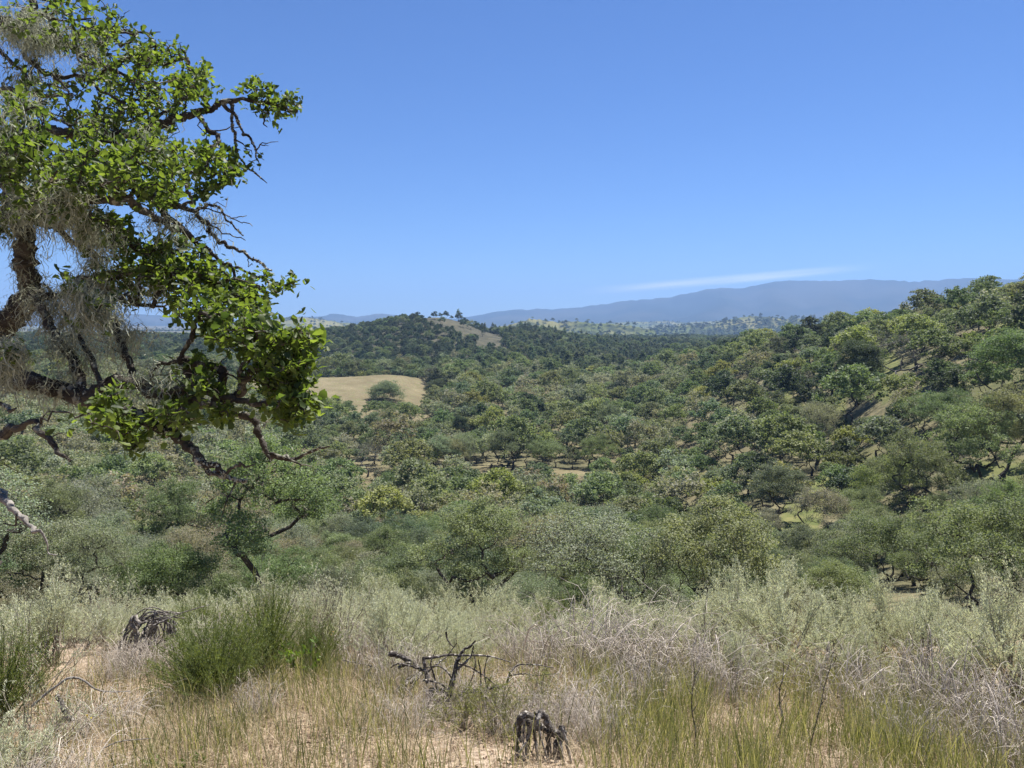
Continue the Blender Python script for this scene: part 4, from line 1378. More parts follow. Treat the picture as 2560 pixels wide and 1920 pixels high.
dA = float(project(ground_hit(1115, 1790))[2])
wood_thing('dead_branch', 'dead wood', 'upright dead branch with crooked arms rising from a shredded stump', [
    ('branch', z6((680, 1210), (715, 1110), (745, 1000), (768, 900), (800, 850), (850, 820), (880, 785)), dA, 16, 4),
    ('branch', z6((765, 970), (815, 925), (850, 890), (870, 820)), dA, 8, 3),
    ('branch', z6((700, 1200), (790, 1135), (900, 1110), (1000, 1090), (1080, 1075)), (dA, dA + .2), 14, 6),
    ('branch', z6((1080, 1075), (1110, 990), (1150, 945), (1260, 940), (1390, 962)), dA + .2, 7, 2),
    ('branch', z6((570, 1060), (555, 980), (540, 895)), dA + .1, 11, 8),
    ('branch', z6((545, 900), (600, 895), (700, 880), (850, 880), (1000, 890), (1110, 925)), dA + .15, 8, 3),
    ('branch', z6((540, 1040), (640, 1060), (700, 1100)), dA, 6, 4),
    ('branch', z6((920, 1150), (915, 1000), (900, 915)), dA - .05, 5, 3),
    ('branch', z6((600, 1100), (585, 1180), (600, 1340)), dA, 15, 12),
    ('branch', z6((640, 1110), (650, 1230), (640, 1440)), dA + .02, 32, 30),
    ('branch', z6((690, 1130), (695, 1230), (690, 1420)), dA + .05, 24, 22),
    ('branch', z6((690, 730), (700, 780), (740, 830)), dA + .6, 5, 3),
    ('branch', z6((560, 1000), (640, 930), (700, 880), (760, 800)), dA + .1, 5, 2),
    ('branch', z6((640, 1120), (610, 1010), (590, 930), (620, 850)), dA + .05, 7, 2),
    ('branch', z6((735, 1040), (690, 980), (650, 950), (560, 960)), dA - .03, 5, 3),
    ('branch', z6((760, 930), (850, 960), (960, 1030), (1060, 1120)), dA + .1, 5, 2),
    ('branch', z6((800, 1130), (860, 1030), (880, 930), (860, 830)), dA + .12, 4, 2),
    ('branch', z6((900, 1110), (980, 1180), (1100, 1260)), dA - .05, 6, 3),
    ('branch', z6((950, 1090), (940, 980), (960, 880)), dA + .1, 4, 2),
    ('branch', z6((560, 985), (470, 950), (380, 935), (330, 960)), dA + .1, 7, 3),
    ('branch', z6((1110, 1010), (1190, 1000), (1280, 1010), (1420, 1000)), dA + .25, 4, 2),
], seed=5)
dB = float(project(ground_hit(985, 1755))[2])
wood_thing('shredded_log', 'dead wood', 'shredded grey log leaning beside the upright dead branch', [
    ('log', z6((330, 1200), (380, 1130), (440, 1070), (540, 985)), (dB - .1, dB + .2), 18, 10),
    ('branch', z6((300, 1190), (370, 1110), (470, 1020), (520, 985)), (dB, dB + .2), 12, 6),
    ('branch', z6((370, 1185), (450, 1110), (510, 1020)), (dB, dB + .2), 9, 6),
    ('branch', z6((320, 870), (380, 880), (450, 920), (530, 970)), dB + .25, 16, 10),
    ('branch', z6((380, 960), (430, 935), (490, 950), (530, 975)), dB + .2, 9, 8),
    ('branch', z6((280, 1210), (380, 1205), (520, 1210)), dB, 8, 5),
    ('branch', z6((290, 1235), (400, 1225), (500, 1228)), dB - .05, 7, 4),
    ('branch', z6((400, 1170), (460, 1150), (510, 1120)), dB, 6, 3),
], seed=6)
sr_ = np.random.default_rng(88)
dC = float(project(ground_hit(1385, 1905))[2])
wood_thing('hollow_stump', 'stump', 'dark hollow arched stump with bleached splinters at the grass edge', [
    ('arch', z6((1150, 1640), (1155, 1500), (1160, 1380), (1170, 1300), (1210, 1265), (1270, 1290)), dC, 24, 14),
    ('arch', z6((1270, 1265), (1310, 1250), (1350, 1310), (1400, 1370), (1445, 1400)), dC + .05, 17, 18),
    ('arch', z6((1440, 1340), (1450, 1400), (1410, 1480), (1425, 1640)), dC + .1, 16, 24),
    ('arch', z6((1200, 1290), (1260, 1330), (1330, 1350), (1400, 1390)), dC + .15, 24, 20),
    ('splinter', z6((1100, 1600), (1180, 1495), (1235, 1395), (1250, 1310)), dC - .1, 7, 5),
    ('splinter', z6((1270, 1290), (1268, 1400), (1285, 1520), (1290, 1640)), dC - .06, 8, 7),
    ('splinter', z6((1290, 1330), (1310, 1430), (1345, 1540), (1380, 1640)), dC - .08, 5, 4),
    ('splinter', z6((1440, 1350), (1465, 1420), (1490, 1520), (1515, 1640)), dC - .05, 9, 6),
    ('splinter', z6((1430, 1440), (1450, 1540), (1465, 1640)), dC - .08, 7, 5),
    ('splinter', z6((1160, 1530), (1220, 1550), (1270, 1570)), dC - .05, 4, 3),
    ('splinter', z6((1390, 1480), (1400, 1560), (1395, 1640)), dC - .05, 6, 5),
    *[('splinter' if k % 3 == 0 else 'root', z6((x, y), (x + .4 * d, y + .45 * (1660 - y)), (x + d, 1670)), dC + dd_, w, .6 * w) for k, (x, y, d, w, dd_) in enumerate(zip(sr_.uniform(1180, 1440, 13), sr_.uniform(1290, 1440, 13), sr_.uniform(-110, 120, 13), sr_.uniform(3, 10, 13), sr_.uniform(-.08, .22, 13)))],
    ('splinter', z6((1300, 1250), (1285, 1290), (1280, 1330)), dC - .02, 12, 8),
], seed=7)
dD = float(project(ground_hit(215, 1850))[2])
wood_thing('forked_stick', 'stick', 'broken forked brown stick propped on dry litter', [
    ('stick', z5((350, 1075), (390, 1160), (420, 1205), (470, 1260), (530, 1355)), (dD + .2, dD), 12, 15),
    ('stick', z5((415, 1212), (340, 1280), (290, 1340), (245, 1415)), (dD + .1, dD - .1), 12, 9),
], seed=8)
dE = float(project(ground_hit(60, 1825))[2])
wood_thing('bleached_stick', 'stick', 'bleached stick lying under the grey thin-leaved shrub', [
    ('stick', z5((0, 1292), (70, 1285), (140, 1268), (200, 1272), (250, 1298)), dE, 14, 8), ('stick', z5((145, 1210), (180, 1260), (230, 1320)), dE - .05, 5, 4)], 'bare_wood', seed=9)
wood_thing('fallen_stick', 'stick', 'thin arching dry stem crossing over the dry litter', [
    ('stick', z5((200, 1140), (330, 1030), (440, 968), (520, 990), (590, 1040), (700, 1055), (800, 1050)), (dD + .4, dD + .7), 7, 3)], 'bare_wood', seed=10)
dF = float(project(ground_hit(890, 1712))[2])
wood_thing('crooked_stick', 'stick', 'crooked dark stick with a thin bleached tip beside the green bush', [
    ('stick', z6((80, 1085), (130, 1050), (170, 1015), (205, 950)), dF, 12, 7), ('stick', z6((205, 948), (120, 930), (10, 912)), dF + .1, 4, 2)], seed=11)
wood_thing('straw_stem', 'stick', 'long pale straw stem bending across the small seedlings', [
    ('stick', z5((640, 1400), (720, 1365), (820, 1350), (930, 1342)), 5.0, 3, 2)], 'bare_wood', seed=12)
# weathered heap of twisted stems
dH = 10.2
hr = np.random.default_rng(14); hp = []
for i in range(26):
    x0 = hr.uniform(720, 920); x1 = hr.uniform(1000, 1160)
    y0 = hr.uniform(610, 760); y1 = hr.uniform(560, 620)
    hp.append(('stem', z5((x0, y0 + hr.uniform(40, 150)), (x0 + 20, y0 + 10), ((x0 + x1) / 2, min(y0, y1) - hr.uniform(-30, 30)), (x1, y1)), (dH + hr.uniform(-.2, .3), dH + hr.uniform(-.1, .5)), hr.uniform(3.5, 7.5), 2))
for i in range(16):
    x0 = hr.uniform(930, 1090)
    hp.append(('stem', z5((x0, hr.uniform(590, 640)), (x0 + hr.uniform(-50, 60), 700), (x0 + hr.uniform(-130, 110), hr.uniform(760, 850))), dH + hr.uniform(-.25, .2), hr.uniform(4, 7), 3))
hp.append(('stem', z5((870, 640), (820, 600), (800, 640), (840, 680), (830, 780)), dH - .3, 12, 10))
hp.append(('stem', z5((940, 650), (1020, 615), (1120, 570), (1290, 520)), dH - .2, 6, 2))
wood_thing('twig_heap', 'dead wood', 'weathered heap of twisted grey stems beside the dense green bush', hp, 'heap_wood', seed=15)
# tall dry stalks in the grass
for k, (a, b, w, lab) in enumerate([((1738, 1912), (1733, 1650), 4.5, 'tall dark dry stalk between the hollow stump and the long grass'), ((1950, 1865), (1958, 1655), 5.5, 'thick dark dry stalk standing in the tall grass'),
                                    ((2020, 1900), (2085, 1630), 3.5, 'leaning thin dry stalk beside the thick dark stalk')]):
    dd = float(project(ground_hit(*a))[2])
    kr = np.random.default_rng(60 + k); t_ = np.linspace(0, 1, 7)
    line = [(a[0] + (b[0] - a[0]) * t + kr.normal() * 4 * math.sin(3.1 * t), a[1] + (b[1] - a[1]) * t) for t in t_]
    side = [('twig', [line[j], (line[j][0] + sg * 10, line[j][1] - 16), (line[j][0] + sg * 16, line[j][1] - 34)], dd, 2.2, 1) for j, sg in ((3, 1), (4, -1), (5, 1))]
    wood_thing('dry_stalk', 'stalk', lab, [('stalk', line, dd, w, 1.5)] + side, seed=20 + k)


def flower(px, py, mat, label, n=9, sz=.02, sh=.35):
    q = ground_hit(px, py + 60); rng = np.random.default_rng(int(px))
    root = empty('flower', q); tag(root, label, 'flower')
    t = pix(px, py, float(project(q)[2])) - q
    mb = MB(); V, F = tube(np.array([[0, 0, 0], t * .5 + [.02, 0, 0], t]), np.array([.003, .002, .0015]), 3); mb.add(V, F)
    link('stem', mb.mesh('stem', M['broom_leaf']), root)
    C = np.tile(t, (n, 1)) + rng.normal(size=(n, 3)) * sz * .6; Nn = rand_dirs(rng, n, .6); A = unit(np.cross(Nn, rng.normal(size=(n, 3))))
    mb = MB(); mb.add(stamp(DIAMOND, C, A, Nn, np.full(n, sz * 1.3), np.full(n, sz)), stamp_faces(DIAMOND_F, n, 4), np.repeat(rng.random(n), 4))
    link('blossom', mb.mesh('blossom', M[mat]), root)


flower(828, 1582, 'yellow_petal', 'small yellow flower beside the small green bush', 12, .028)
flower(1303, 1539, 'blue_petal', 'small blue flower head above the dead twigs', 8, .02)
flower(219, 1791, 'yellow_petal', 'tiny yellow flower near the forked stick', 6, .016)

# ------------------------------------------------------------------ the oak whose limbs hang into the view
def z1(*pts): return [(x * .422, y * .422) for x, y in pts]
def z2(*pts): return [(x * .4521, 600 + y * .4521) for x, y in pts]


org = np.random.default_rng(404)
tb = np.array([-3.35, 2.35]); TB = np.array([tb[0], tb[1], float(ground(tb[0], tb[1])) - .1])
sk = Skel(np.zeros(3))
sk.p = np.zeros((40000, 3)); sk.par = np.full(40000, -1); sk.rmin = np.zeros(40000)
sk.p[0] = TB; sk.rmin[0] = .34
tr = sk.path(0, [TB + np.array(q) for q in ((.0, .02, .35), (.06, .03, 1.1), (.02, .10, 1.9), (.10, .12, 2.6), (.05, .2, 3.4), (.12, .3, 4.2))], [.27, .235, .215, .19, .15, .11])


def limb(pl, depth, w0, w1, frm=None):
    """follow a limb of the photograph; frm: skeleton node it grows from (default: nearest)"""
    n = len(pl)
    dd = np.interp(np.linspace(0, 1, n), np.linspace(0, 1, len(depth)), depth)
    P = pix([q[0] for q in pl], [q[1] for q in pl], dd)
    rad = np.linspace(w0, w1, n) / 2 * dd / FPX
    s = sk.nearest(P[0]) if frm is None else frm
    if np.linalg.norm(sk.p[s] - P[0]) > .04:
        P = np.concatenate([[sk.p[s]], P]); rad = np.concatenate([[rad[0] * 1.15], rad])
    P, rad = smooth_path(P, rad, 3)
    P[1:] += org.normal(size=P[1:].shape) * .004
    return sk.path(s, P[1:], rad[1:])


A_ = limb([(-90, 905)] + z2((0, 735), (90, 760), (180, 785), (270, 815), (370, 840), (470, 880), (560, 920), (650, 945), (740, 965), (830, 1005), (920, 1060), (1000, 1110), (1060, 1170), (1120, 1220), (1200, 1255), (1240, 1300), (1310, 1325), (1380, 1330)),
          [3.0, 2.7, 2.5, 2.35, 2.3], 52, 7, tr[2])
limb(z2((1090, 1195), (1140, 1265), (1200, 1300), (1260, 1320)), [2.36, 2.32], 17, 6)
limb(z2((1240, 1290), (1290, 1265), (1340, 1250), (1400, 1250)), [2.32, 2.3], 9, 4)
B_ = limb(z2((480, 880), (560, 810), (640, 790), (740, 795), (850, 840), (960, 870), (1080, 895), (1200, 920), (1300, 950), (1390, 990), (1430, 1050), (1450, 1120), (1490, 1185), (1560, 1200), (1640, 1210), (1700, 1180), (1770, 1150), (1840, 1145)),
          [2.6, 2.65, 2.6, 2.5], 34, 4)
limb(z2((1560, 1200), (1640, 1235), (1720, 1265)), [2.52, 2.48], 8, 3)
limb(z2((1490, 1185), (1500, 1230)), [2.52, 2.5], 9, 4)
limb(z2((1660, 1240), (1665, 1280)), [2.5, 2.48], 4, 2)
limb(z2((1080, 890), (1060, 820), (1040, 740), (1010, 660), (1050, 580), (1070, 480), (1110, 400)), [2.58, 2.6, 2.5], 20, 6)
limb(z2((1010, 670), (920, 680), (850, 720), (830, 760)), [2.6, 2.7], 12, 5)
limb(z2((1010, 670), (1090, 680), (1170, 710), (1260, 740), (1340, 775)), [2.6, 2.5], 10, 4)
limb(z2((1200, 910), (1280, 870), (1340, 830), (1330, 740), (1390, 640), (1420, 540), (1440, 460)), [2.52, 2.45, 2.4], 19, 5)
limb(z2((1330, 790), (1430, 700), (1560, 690), (1640, 700)), [2.45, 2.35], 9, 4)
limb(z2((950, 850), (1040, 820), (1150, 835), (1280, 870), (1420, 905)), [2.55, 2.4], 8, 5)
limb(z2((1420, 905), (1530, 880), (1600, 860), (1650, 900)), [2.4, 2.3], 6, 3)
# broken dead limbs low on the trunk side
DC = limb([(-150, 1110)] + z2((0, 1080), (60, 1045), (140, 1020), (200, 1005), (270, 995)), [2.6, 2.3, 2.2], 26, 6, tr[1])
limb(z2((190, 1030), (250, 1090), (310, 1150), (390, 1222)), [2.22, 2.15], 16, 9)
DD_ = limb([(-160, 1140), (-60, 1200)] + z2((0, 1410), (50, 1460), (110, 1530), (160, 1570), (215, 1612)), [2.6, 2.1, 1.95], 24, 8, tr[1])
limb([(-140, 1010)] + z2((0, 915), (85, 937)), [2.6, 2.3], 14, 8, tr[2])
# mossy upright limb and what grows from it
E_ = limb([(-120, 960), (-60, 900)] + z2((0, 500), (60, 430), (120, 360), (180, 300), (150, 200), (130, 100), (140, 0)) + [(45, 540), (20, 460), (5, 400), (-10, 330)], [3.2, 3.1, 3.0, 3.1], 64, 40, tr[3])
limb(z2((470, 870), (430, 760), (380, 640), (300, 520), (230, 380), (180, 300)), [2.62, 2.8, 3.0], 18, 20)
limb(z2((560, 800), (500, 640), (420, 500), (330, 380), (250, 240)), [2.65, 2.9, 3.1], 14, 8)
limb(z2((740, 795), (700, 640), (640, 500), (620, 440), (560, 330), (470, 240)), [2.65, 2.9, 3.0], 18, 10)
limb(z2((180, 300), (330, 310), (470, 290), (620, 320), (760, 360), (900, 370)), [3.0, 2.9], 14, 5)
limb(z2((440, 230), (560, 210), (690, 190), (800, 160)), [2.9, 2.9], 12, 6)
limb(z2((850, 320), (930, 240), (980, 180)), [2.9, 3.0], 10, 5)
limb(z1((30, 1300), (150, 1240), (300, 1190), (420, 1170), (600, 1175), (770, 1170)), [3.0, 2.6, 2.5], 20, 5)
limb(z1((100, 1270), (240, 1330), (330, 1350), (440, 1440), (540, 1480), (620, 1530)), [3.0, 2.9], 20, 6)
limb(z1((420, 1300), (540, 1300), (640, 1350), (740, 1430), (830, 1500)), [2.9, 3.0], 9, 4)
# upper limbs
F_ = limb([(-160, 420), (-40, 390)] + z1((0, 885), (70, 880)), [3.4, 3.3], 58, 44, tr[4])
G_ = limb(z1((70, 880), (200, 770), (330, 790), (520, 800), (700, 790), (800, 790), (900, 750), (1000, 720), (1100, 690), (1200, 660), (1290, 625), (1370, 595), (1480, 590), (1560, 600), (1680, 640), (1760, 660)), [3.3, 3.4, 3.4, 3.4], 30, 5)
limb(z1((180, 825), (300, 855), (400, 900), (520, 930)), [3.3, 2.9], 18, 8)
limb(z1((850, 770), (900, 700), (970, 670), (1050, 620)), [3.4, 3.5], 11, 5)
limb(z1((640, 735), (700, 660), (780, 600), (870, 590)), [3.4, 3.5], 12, 6)
limb(z1((1370, 600), (1370, 700), (1385, 800), (1410, 900), (1460, 990), (1520, 1030), (1577, 1076)), [3.4, 3.35], 9, 3)
limb(z1((1320, 620), (1400, 700), (1430, 780), (1480, 820), (1510, 890), (1540, 985)), [3.4, 3.3], 9, 3)
limb(z1((1515, 880), (1560, 850), (1650, 842)), [3.33, 3.3], 4, 2)
limb(z1((1560, 850), (1592, 872)), [3.33, 3.3], 3, 2)
limb(z1((1540, 620), (1560, 690), (1577, 750)), [3.4, 3.35], 6, 3)
limb(z1((1580, 610), (1595, 700)), [3.4, 3.35], 4, 2)
limb(z1((1400, 830), (1450, 870), (1500, 912)), [3.37, 3.3], 4, 2)
limb(z1((1180, 680), (1210, 740), (1270, 790), (1300, 850)), [3.4, 3.3], 6, 3)
limb(z1((1270, 790), (1370, 750), (1420, 760)), [3.35, 3.3], 4, 2)
limb(z1((1090, 950), (1180, 985), (1270, 1000), (1320, 1090)), [3.2, 3.2], 7, 3)
limb(z1((870, 800), (960, 880), (1040, 920), (1100, 960)), [3.35, 3.2], 8, 6)
H0 = limb([(-120, 60)] + z1((0, 130), (120, 150), (230, 190), (330, 230), (420, 270), (520, 350), (640, 390), (780, 470)), [3.6, 3.6, 3.7], 34, 6, tr[5])
limb(z1((120, 160), (165, 70), (195, 0)) + [(95, -60)], [3.6, 3.7], 24, 16)
limb(z1((160, 70), (280, 100), (420, 120), (560, 100)), [3.6, 3.7], 8, 4)
limb(z1((150, 290), (230, 400), (330, 460), (410, 540)), [3.6, 3.4], 13, 6)
limb(z1((0, 300), (120, 410), (170, 500)), [3.6, 3.4], 10, 5, H0[4])
limb(z1((330, 460), (470, 450), (560, 510), (690, 590), (790, 690)), [3.5, 3.5], 8, 4)
limb(z1((330, 240), (420, 210), (560, 160), (700, 190), (830, 200), (950, 190)), [3.7, 3.8], 9, 3)
limb(z1((640, 390), (820, 340), (960, 380), (1100, 350)), [3.7, 3.7], 8, 3)
limb(z1((0, 540), (150, 550), (300, 570), (420, 540)), [3.5, 3.3], 14, 6, F_[2])
limb(z1((250, 650), (330, 700), (420, 750)), [3.4, 3.3], 8, 5)
# lower fan of upper twigs
limb(z1((770, 1180), (830, 1240), (920, 1290), (1020, 1330), (1100, 1380), (1140, 1420)), [2.6, 3.0], 13, 6)
I_ = limb(z1((960, 1230), (1060, 1220), (1150, 1250), (1200, 1310), (1250, 1370), (1300, 1430), (1380, 1470), (1470, 1510), (1540, 1550), (1592, 1602)), [3.0, 3.0], 14, 4)
limb(z1((1100, 1230), (1145, 1175)), [3.0, 3.0], 7, 5)
limb(z1((1160, 1245), (1210, 1235), (1260, 1210), (1320, 1255), (1370, 1320), (1440, 1402)), [3.0, 3.0], 9, 3)
limb(z1((1200, 1245), (1290, 1248), (1380, 1295), (1430, 1310), (1500, 1342)), [3.0, 3.0], 4, 2)
limb(z1((1360, 1295), (1410, 1285), (1455, 1282)), [3.0, 3.0], 3, 2)
limb(z1((1200, 1310), (1290, 1360), (1380, 1400), (1440, 1418)), [3.0, 3.0], 5, 2)
limb(z1((1230, 1325), (1290, 1318), (1360, 1332)), [3.0, 3.0], 3, 2)
limb(z1((1470, 1510), (1465, 1560), (1500, 1580)), [3.0, 3.0], 4, 2)
J_ = limb(z1((1140, 1420), (1220, 1470), (1280, 1520), (1350, 1570), (1450, 1600), (1550, 1650)) + [(690, 712), (737, 704)], [3.0, 3.0], 9, 3)
limb(z1((1370, 1580), (1395, 1650)), [3.0, 3.0], 4, 2)
limb(z2((800, 160), (930, 170), (1060, 190), (1200, 230), (1330, 290), (1450, 330)), [2.9, 2.9], 10, 4)
limb(z2((1200, 230), (1300, 220), (1420, 260)), [2.9, 2.9], 6, 3)
n_traced = sk.n

# leafy twigs: where foliage shows, at what distance
ELL = [
    (150, 50, 175, 70, 62, 3.2, 4.2), (300, 140, 95, 85, 58, 3.3, 4.2), (400, 135, 65, 35, 20, 3.5, 4), (485, 205, 50, 45, 34, 3.3, 4), (240, 240, 150, 65, 40, 3.2, 4),
    (410, 250, 115, 55, 46, 3.2, 3.9), (690, 250, 55, 38, 26, 3.3, 3.5), (628, 215, 14, 14, 5, 3.35, 3.45), (50, 310, 70, 90, 52, 2.4, 3.1), (30, 400, 60, 50, 22, 2.3, 2.8), (190, 430, 185, 62, 110, 2.25, 3.1), (380, 415, 95, 80, 80, 2.4, 3.1),
    (530, 400, 55, 55, 36, 3.0, 3.5), (590, 420, 28, 18, 9, 3.1, 3.3), (515, 475, 28, 18, 9, 3.1, 3.3), (110, 510, 120, 40, 40, 2.4, 3.2), (415, 480, 60, 38, 26, 2.5, 3.2), (260, 575, 70, 50, 34, 2.6, 3.3),
    (330, 650, 110, 52, 50, 2.8, 3.5), (440, 645, 90, 50, 50, 2.8, 3.6), (520, 690, 62, 42, 40, 2.8, 3.4), (615, 735, 55, 32, 30, 2.8, 3.2), (640, 770, 35, 22, 12, 2.8, 3.1), (700, 722, 16, 12, 4, 2.9, 3.0), (732, 704, 10, 6, 3, 2.98, 3.02), (672, 690, 12, 12, 4, 2.95, 3.0),
    (500, 770, 85, 38, 38, 2.5, 3.1), (340, 710, 100, 42, 34, 2.7, 3.3), (450, 720, 60, 30, 20, 2.7, 3.2),
    (700, 860, 85, 58, 74, 2.2, 2.65), (765, 850, 30, 30, 14, 2.25, 2.5), (600, 820, 90, 55, 60, 2.25, 2.8), (735, 930, 50, 40, 30, 2.15, 2.5), (725, 1015, 45, 42, 36, 2.1, 2.45), (690, 950, 55, 40, 34, 2.2, 2.6), (765, 1010, 24, 24, 10, 2.15, 2.35),
    (500, 930, 70, 26, 14, 2.35, 2.7), (430, 1035, 70, 26, 26, 2.25, 2.6), (560, 1040, 40, 14, 10, 2.3, 2.5), (245, 1035, 38, 34, 16, 2.2, 2.5), (310, 1075, 40, 22, 12, 2.25, 2.5), (330, 1118, 16, 10, 5, 2.3, 2.4), (185, 722, 18, 16, 6, 2.4, 2.6), (242, 768, 28, 22, 8, 2.4, 2.6),
    (15, 890, 20, 30, 7, 2.4, 2.7), (280, 985, 30, 18, 7, 2.3, 2.5), (505, 960, 30, 24, 8, 2.3, 2.5), (300, 300, 160, 40, 30, 3.3, 3.9), (60, 190, 50, 30, 10, 3.2, 3.6), (10, 560, 30, 30, 8, 2.7, 3.0), (300, 330, 140, 40, 40, 2.9, 3.6),
]
pts = []
for (ex, ey, rx, ry, cnt, d0, d1) in ELL:
    cnt = int(cnt * 1.45)
    a = org.uniform(0, 6.283, cnt); q = np.sqrt(org.random(cnt))
    pts.append(pix(ex + rx * q * np.cos(a), ey + ry * q * np.sin(a), org.uniform(d0, d1, cnt)))
pts = np.concatenate(pts)
dist = np.array([np.linalg.norm(sk.p[:n_traced] - q, axis=1).min() for q in pts])
ends = []
for k in np.argsort(dist):
    ids = sk.grow_to(pts[k], org, 4, .10, .03, lo=8)
    ends.append(ids)
# a few bare side twigs
for k in range(200):
    i = org.integers(60, n_traced)
    if project(sk.p[i])[0] > 540: continue
    q = sk.p[i] + org.normal(size=3) * np.array([.07, .07, .06])
    sk.grow_to(q, org, 3, .14, 0, lo=8)

oak = empty('oak_tree', TB)
tag(oak, 'old lichen-hung oak whose leafy limbs overhang the brow', 'tree')
# the limbs followed above become parts of their own, the rest of the twigs one mesh
r_all, cnt = sk.radii(.0021, .40)
kids = [[] for _ in range(sk.n)]
for i in range(1, sk.n): kids[sk.par[i]].append(i)
twm = MB(); starts = [(0, None)]; big_ch = []
while starts:
    i, par = starts.pop(); ch = ([] if par is None else [par]) + [i]; k = i
    while kids[k]:
        ks = sorted(kids[k], key=lambda q: -r_all[q] - 1e-7 * cnt[q])
        starts += [(o_, k) for o_ in ks[1:]]
        k = ks[0]; ch.append(k)
    if len(ch) < 2: continue
    rr = r_all[ch].copy()
    if par is not None: rr[0] = min(rr[0], rr[1] * 1.3)
    rr[-1] *= .6
    P = sk.p[ch] - TB
    if rr.max() > .0055 and len(ch) > 5:
        big_ch.append((ch, P, rr))
    else:
        V, F = tube(P, rr, 4 if rr.max() > .004 else 3, .1, org); twm.add(V, F, org.random())
for n_, (ch, P, rr) in enumerate(big_ch):
    P2, r2 = smooth_path(P, rr, 3)
    bump = 1 + .35 * fbm(np.arange(len(P2)) * .6, np.full(len(P2), n_ * 3.1), 3, 7)
    mb = MB(); V, F = tube(P2, r2 * bump, 10 if r2.max() > .02 else 7, .22, org); mb.add(V, F, org.random())
    dead = (ch[2] in DD_) or (ch[2] in DC and False)
    link('trunk' if n_ == 0 else 'limb', mb.mesh('limb', M['bare_wood'] if dead else M['oak_bark']), oak)
o = link('twigs', twm.mesh('twigs', M['oak_bark']), oak); tag(o, kind='stuff')

# leaves: rosettes at twig ends and pairs along the last stretch
C = []; A = []; Nn = []
for ids in ends:
    e = sk.p[ids[-1]]; d = unit(sk.p[ids[-1]] - sk.p[ids[-2]])
    n = org.integers(7, 13)
    for k in range(n):
        back = (org.random() ** 1.6) * .10
        c_ = e - d * back + org.normal(size=3) * .006
        a_ = unit(d * .55 + org.normal(size=3) * .75)
        C.append(c_); A.append(a_); Nn.append(unit(np.array([0, 0, .9]) + org.normal(size=3) * .55))
C = np.array(C); A = np.array(A); Nn = np.array(Nn); n = len(C)
L = org.uniform(.016, .037, n); rn = np.clip(org.normal(.45, .34, n), 0, 1)
cpx, cpy, cd = project(C)
inside = (cpx > 0) & (cpx < 2560) & (cpy > 0)
score = np.where(inside, L / cd, 0)
top = np.argsort(-score)[:280]
isb = np.zeros(n, bool); isb[top] = True
mb = MB(); m = (~isb).sum()
k = len(OAKLEAF); grp = org.integers(0, 6, n); grp[isb] = -1
for g_ in range(6):      # six leaf shapes: flat, cupped, curled back
    T = OAKLEAF.copy(); T[:, 2] += (-.34 + .13 * g_) * T[:, 0] ** 2 + .5 * (g_ % 3) * T[:, 1] ** 2; T[:, 1] *= .8 + .09 * g_
    w_ = grp == g_; m = int(w_.sum()); b0 = mb.n
    mb.add(stamp(T, C[w_] - TB, A[w_], Nn[w_], L[w_], L[w_] * org.uniform(.85, 1.25, m)), stamp_faces(OAKLEAF_4, m, k), np.repeat(rn[w_], k))
    mb.more_faces(stamp_faces(OAKLEAF_3, m, k), b0)
crown = link('crown', mb.mesh('crown', M['oak_leaf']), oak); tag(crown, kind='stuff')
tmpl = []
for v in range(8):
    mb = MB(); T = OAKLEAF.copy(); T[:, 1] *= .9 + .05 * v; T[:, 2] += (.09 * (v - 4)) * T[:, 0] ** 2 + .4 * (v % 3) * T[:, 1] ** 2
    mb.add(T, OAKLEAF_4, (v + .5) / 8); mb.more_faces(OAKLEAF_3, 0)
    tmpl.append(mb.mesh('leaf', M['oak_leaf']))
for i in top:
    o = link('leaf', tmpl[min(7, int(rn[i] * 8))], crown)
    B_v = unit(np.cross(Nn[i], A[i])); N_v = np.cross(A[i], B_v)
    mt = np.eye(4); mt[:3, 0] = A[i] * L[i]; mt[:3, 1] = B_v * L[i]; mt[:3, 2] = N_v * L[i]; mt[:3, 3] = C[i] - TB
    o.matrix_local = Matrix(mt.tolist())

# lace lichen hanging in curtains from the limbs, and crusts along them
mb = MB()
node_px, node_py, node_d = project(sk.p[:sk.n])
LI = [(70, 600, 120, 130, 700), (150, 700, 110, 110, 560), (60, 760, 90, 90, 420), (120, 860, 120, 60, 380), (230, 830, 90, 60, 200), (330, 860, 60, 50, 110), (370, 960, 60, 40, 90), (40, 70, 70, 50, 330), (170, 130, 70, 50, 220),
      (90, 110, 70, 40, 240), (30, 330, 40, 60, 120), (290, 320, 60, 40, 60), (420, 340, 70, 40, 70), (400, 570, 40, 30, 80), (90, 950, 90, 40, 240), (120, 520, 80, 30, 200), (300, 760, 90, 50, 150), (500, 560, 40, 30, 40), (40, 230, 40, 50, 120), (200, 600, 60, 60, 200)]
tuft = []
for (ex, ey, rx, ry, cnt_) in LI:
    cand = np.nonzero((np.abs(node_px - ex) < rx * 1.2) & (np.abs(node_py - ey) < ry * 1.2) & (node_d > 0))[0]
    if len(cand) == 0: continue
    tuft.append(sk.p[org.choice(cand, cnt_)])
tuft = np.concatenate(tuft); tuft = tuft[org.random(len(tuft)) < .75]; nt2 = len(tuft); per = 5
S = np.repeat(tuft, per, 0) + org.normal(size=(nt2 * per, 3)) * .02
n = len(S); ln = np.repeat(org.uniform(.015, .085, nt2), per) * org.uniform(.3, 1.15, n)
t = np.linspace(0, 1, 5)
P = S[:, None, :] + np.cumsum(org.normal(size=(n, 5, 3)) * np.array([.012, .012, .008]), 1)
P[..., 2] -= ln[:, None] * t[None]
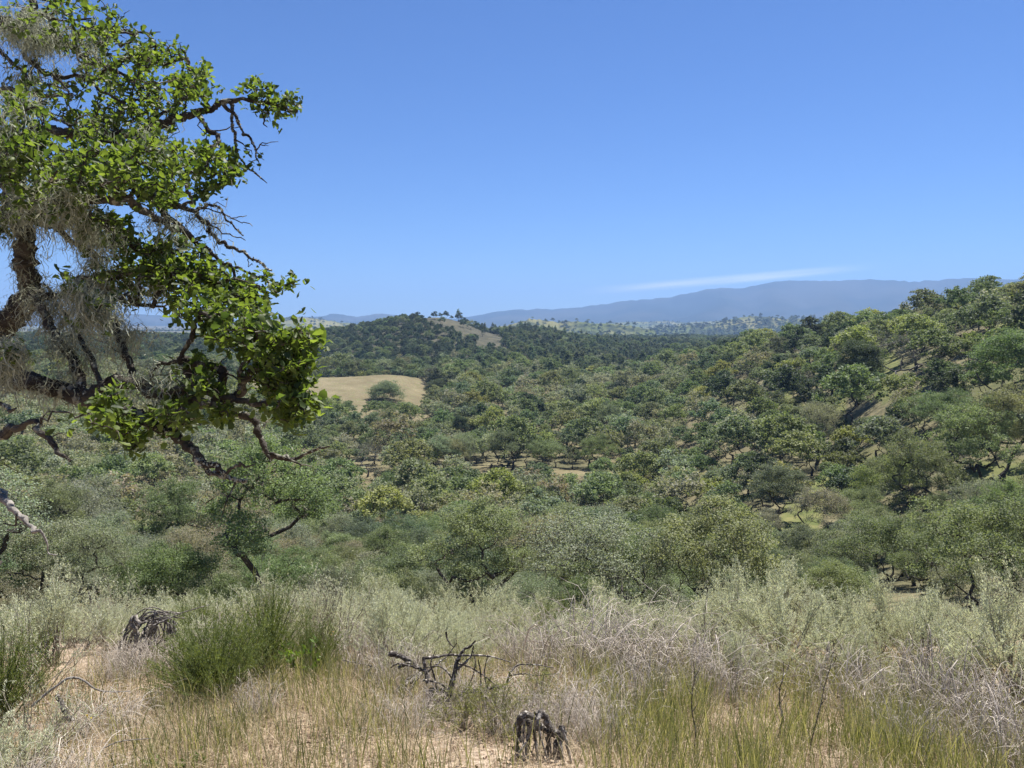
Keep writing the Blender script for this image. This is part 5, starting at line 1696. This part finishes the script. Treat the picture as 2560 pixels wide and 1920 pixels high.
V, F, k = ribbons(P - TB, org.uniform(.0008, .0024, n)[:, None] * np.array([1, 1.1, 1, .8, .3])[None], rand_dirs(org, n) * np.array([1, 1, .2]))
mb.add(V, F, np.repeat(org.random(n), k))
o = link('lichen', mb.mesh('lichen', M['lace_lichen'], smooth=False), oak); tag(o, kind='stuff')
mb = MB()      # crusts and little cups along the bark
for ch, P, rr in big_ch:
    if len(ch) < 8: continue
    ln = np.linalg.norm(np.diff(P, axis=0), axis=1).sum()
    m = int(ln * 330)
    if m == 0: continue
    u = org.random(m) * (len(P) - 1.001); i = u.astype(int); f = u - i
    c_ = P[i] * (1 - f)[:, None] + P[i + 1] * f[:, None]; r_ = rr[i] * (1 - f) + rr[i + 1] * f
    d_ = rand_dirs(org, m, .7); C_ = c_ + d_ * (r_ * 1.02)[:, None]
    patch = fbm(C_[:, 0] * 7 + C_[:, 2] * 5, C_[:, 1] * 7 + 3 * C_[:, 2], 3, 3) > .0
    C_ = C_[patch]; d_ = d_[patch]; m = len(C_)
    Nn2 = unit(d_ + org.normal(size=(m, 3)) * .7); A2 = unit(np.cross(Nn2, org.normal(size=(m, 3))))
    s_ = org.uniform(.005, .014, m)
    mb.add(stamp(DIAMOND - np.array([.45, 0, 0]), C_, A2, Nn2, s_, s_ * .9), stamp_faces(DIAMOND_F, m, 4), np.repeat(org.random(m), 4))
o = link('bark_lichen', mb.mesh('bark_lichen', M['crust_lichen'], smooth=False), oak); tag(o, kind='stuff')

# ------------------------------------------------------------------ the air between here and the mountains
hm, nt, out = newmat('haze_air')
pv = N(nt, 'ShaderNodeVolumePrincipled')
pv.inputs['Color'].default_value = (.36, .585, 1.0, 1)
pv.inputs['Density'].default_value = 1.35e-4
pv.inputs['Anisotropy'].default_value = 0.1
nt.links.new(pv.outputs[0], out.inputs['Volume'])
b = np.array([[x, y, z] for x in (-11500, 11500) for y in (-11500, 11500) for z in (-230, 480)], float)
mb = MB(); mb.add(b, [[0, 1, 3, 2], [4, 6, 7, 5], [0, 4, 5, 1], [2, 3, 7, 6], [0, 2, 6, 4], [1, 5, 7, 3]])
hz = link('haze', mb.mesh('haze', hm, smooth=False)); tag(hz, 'thin blue haze filling the air over the valley', 'haze', kind='stuff')
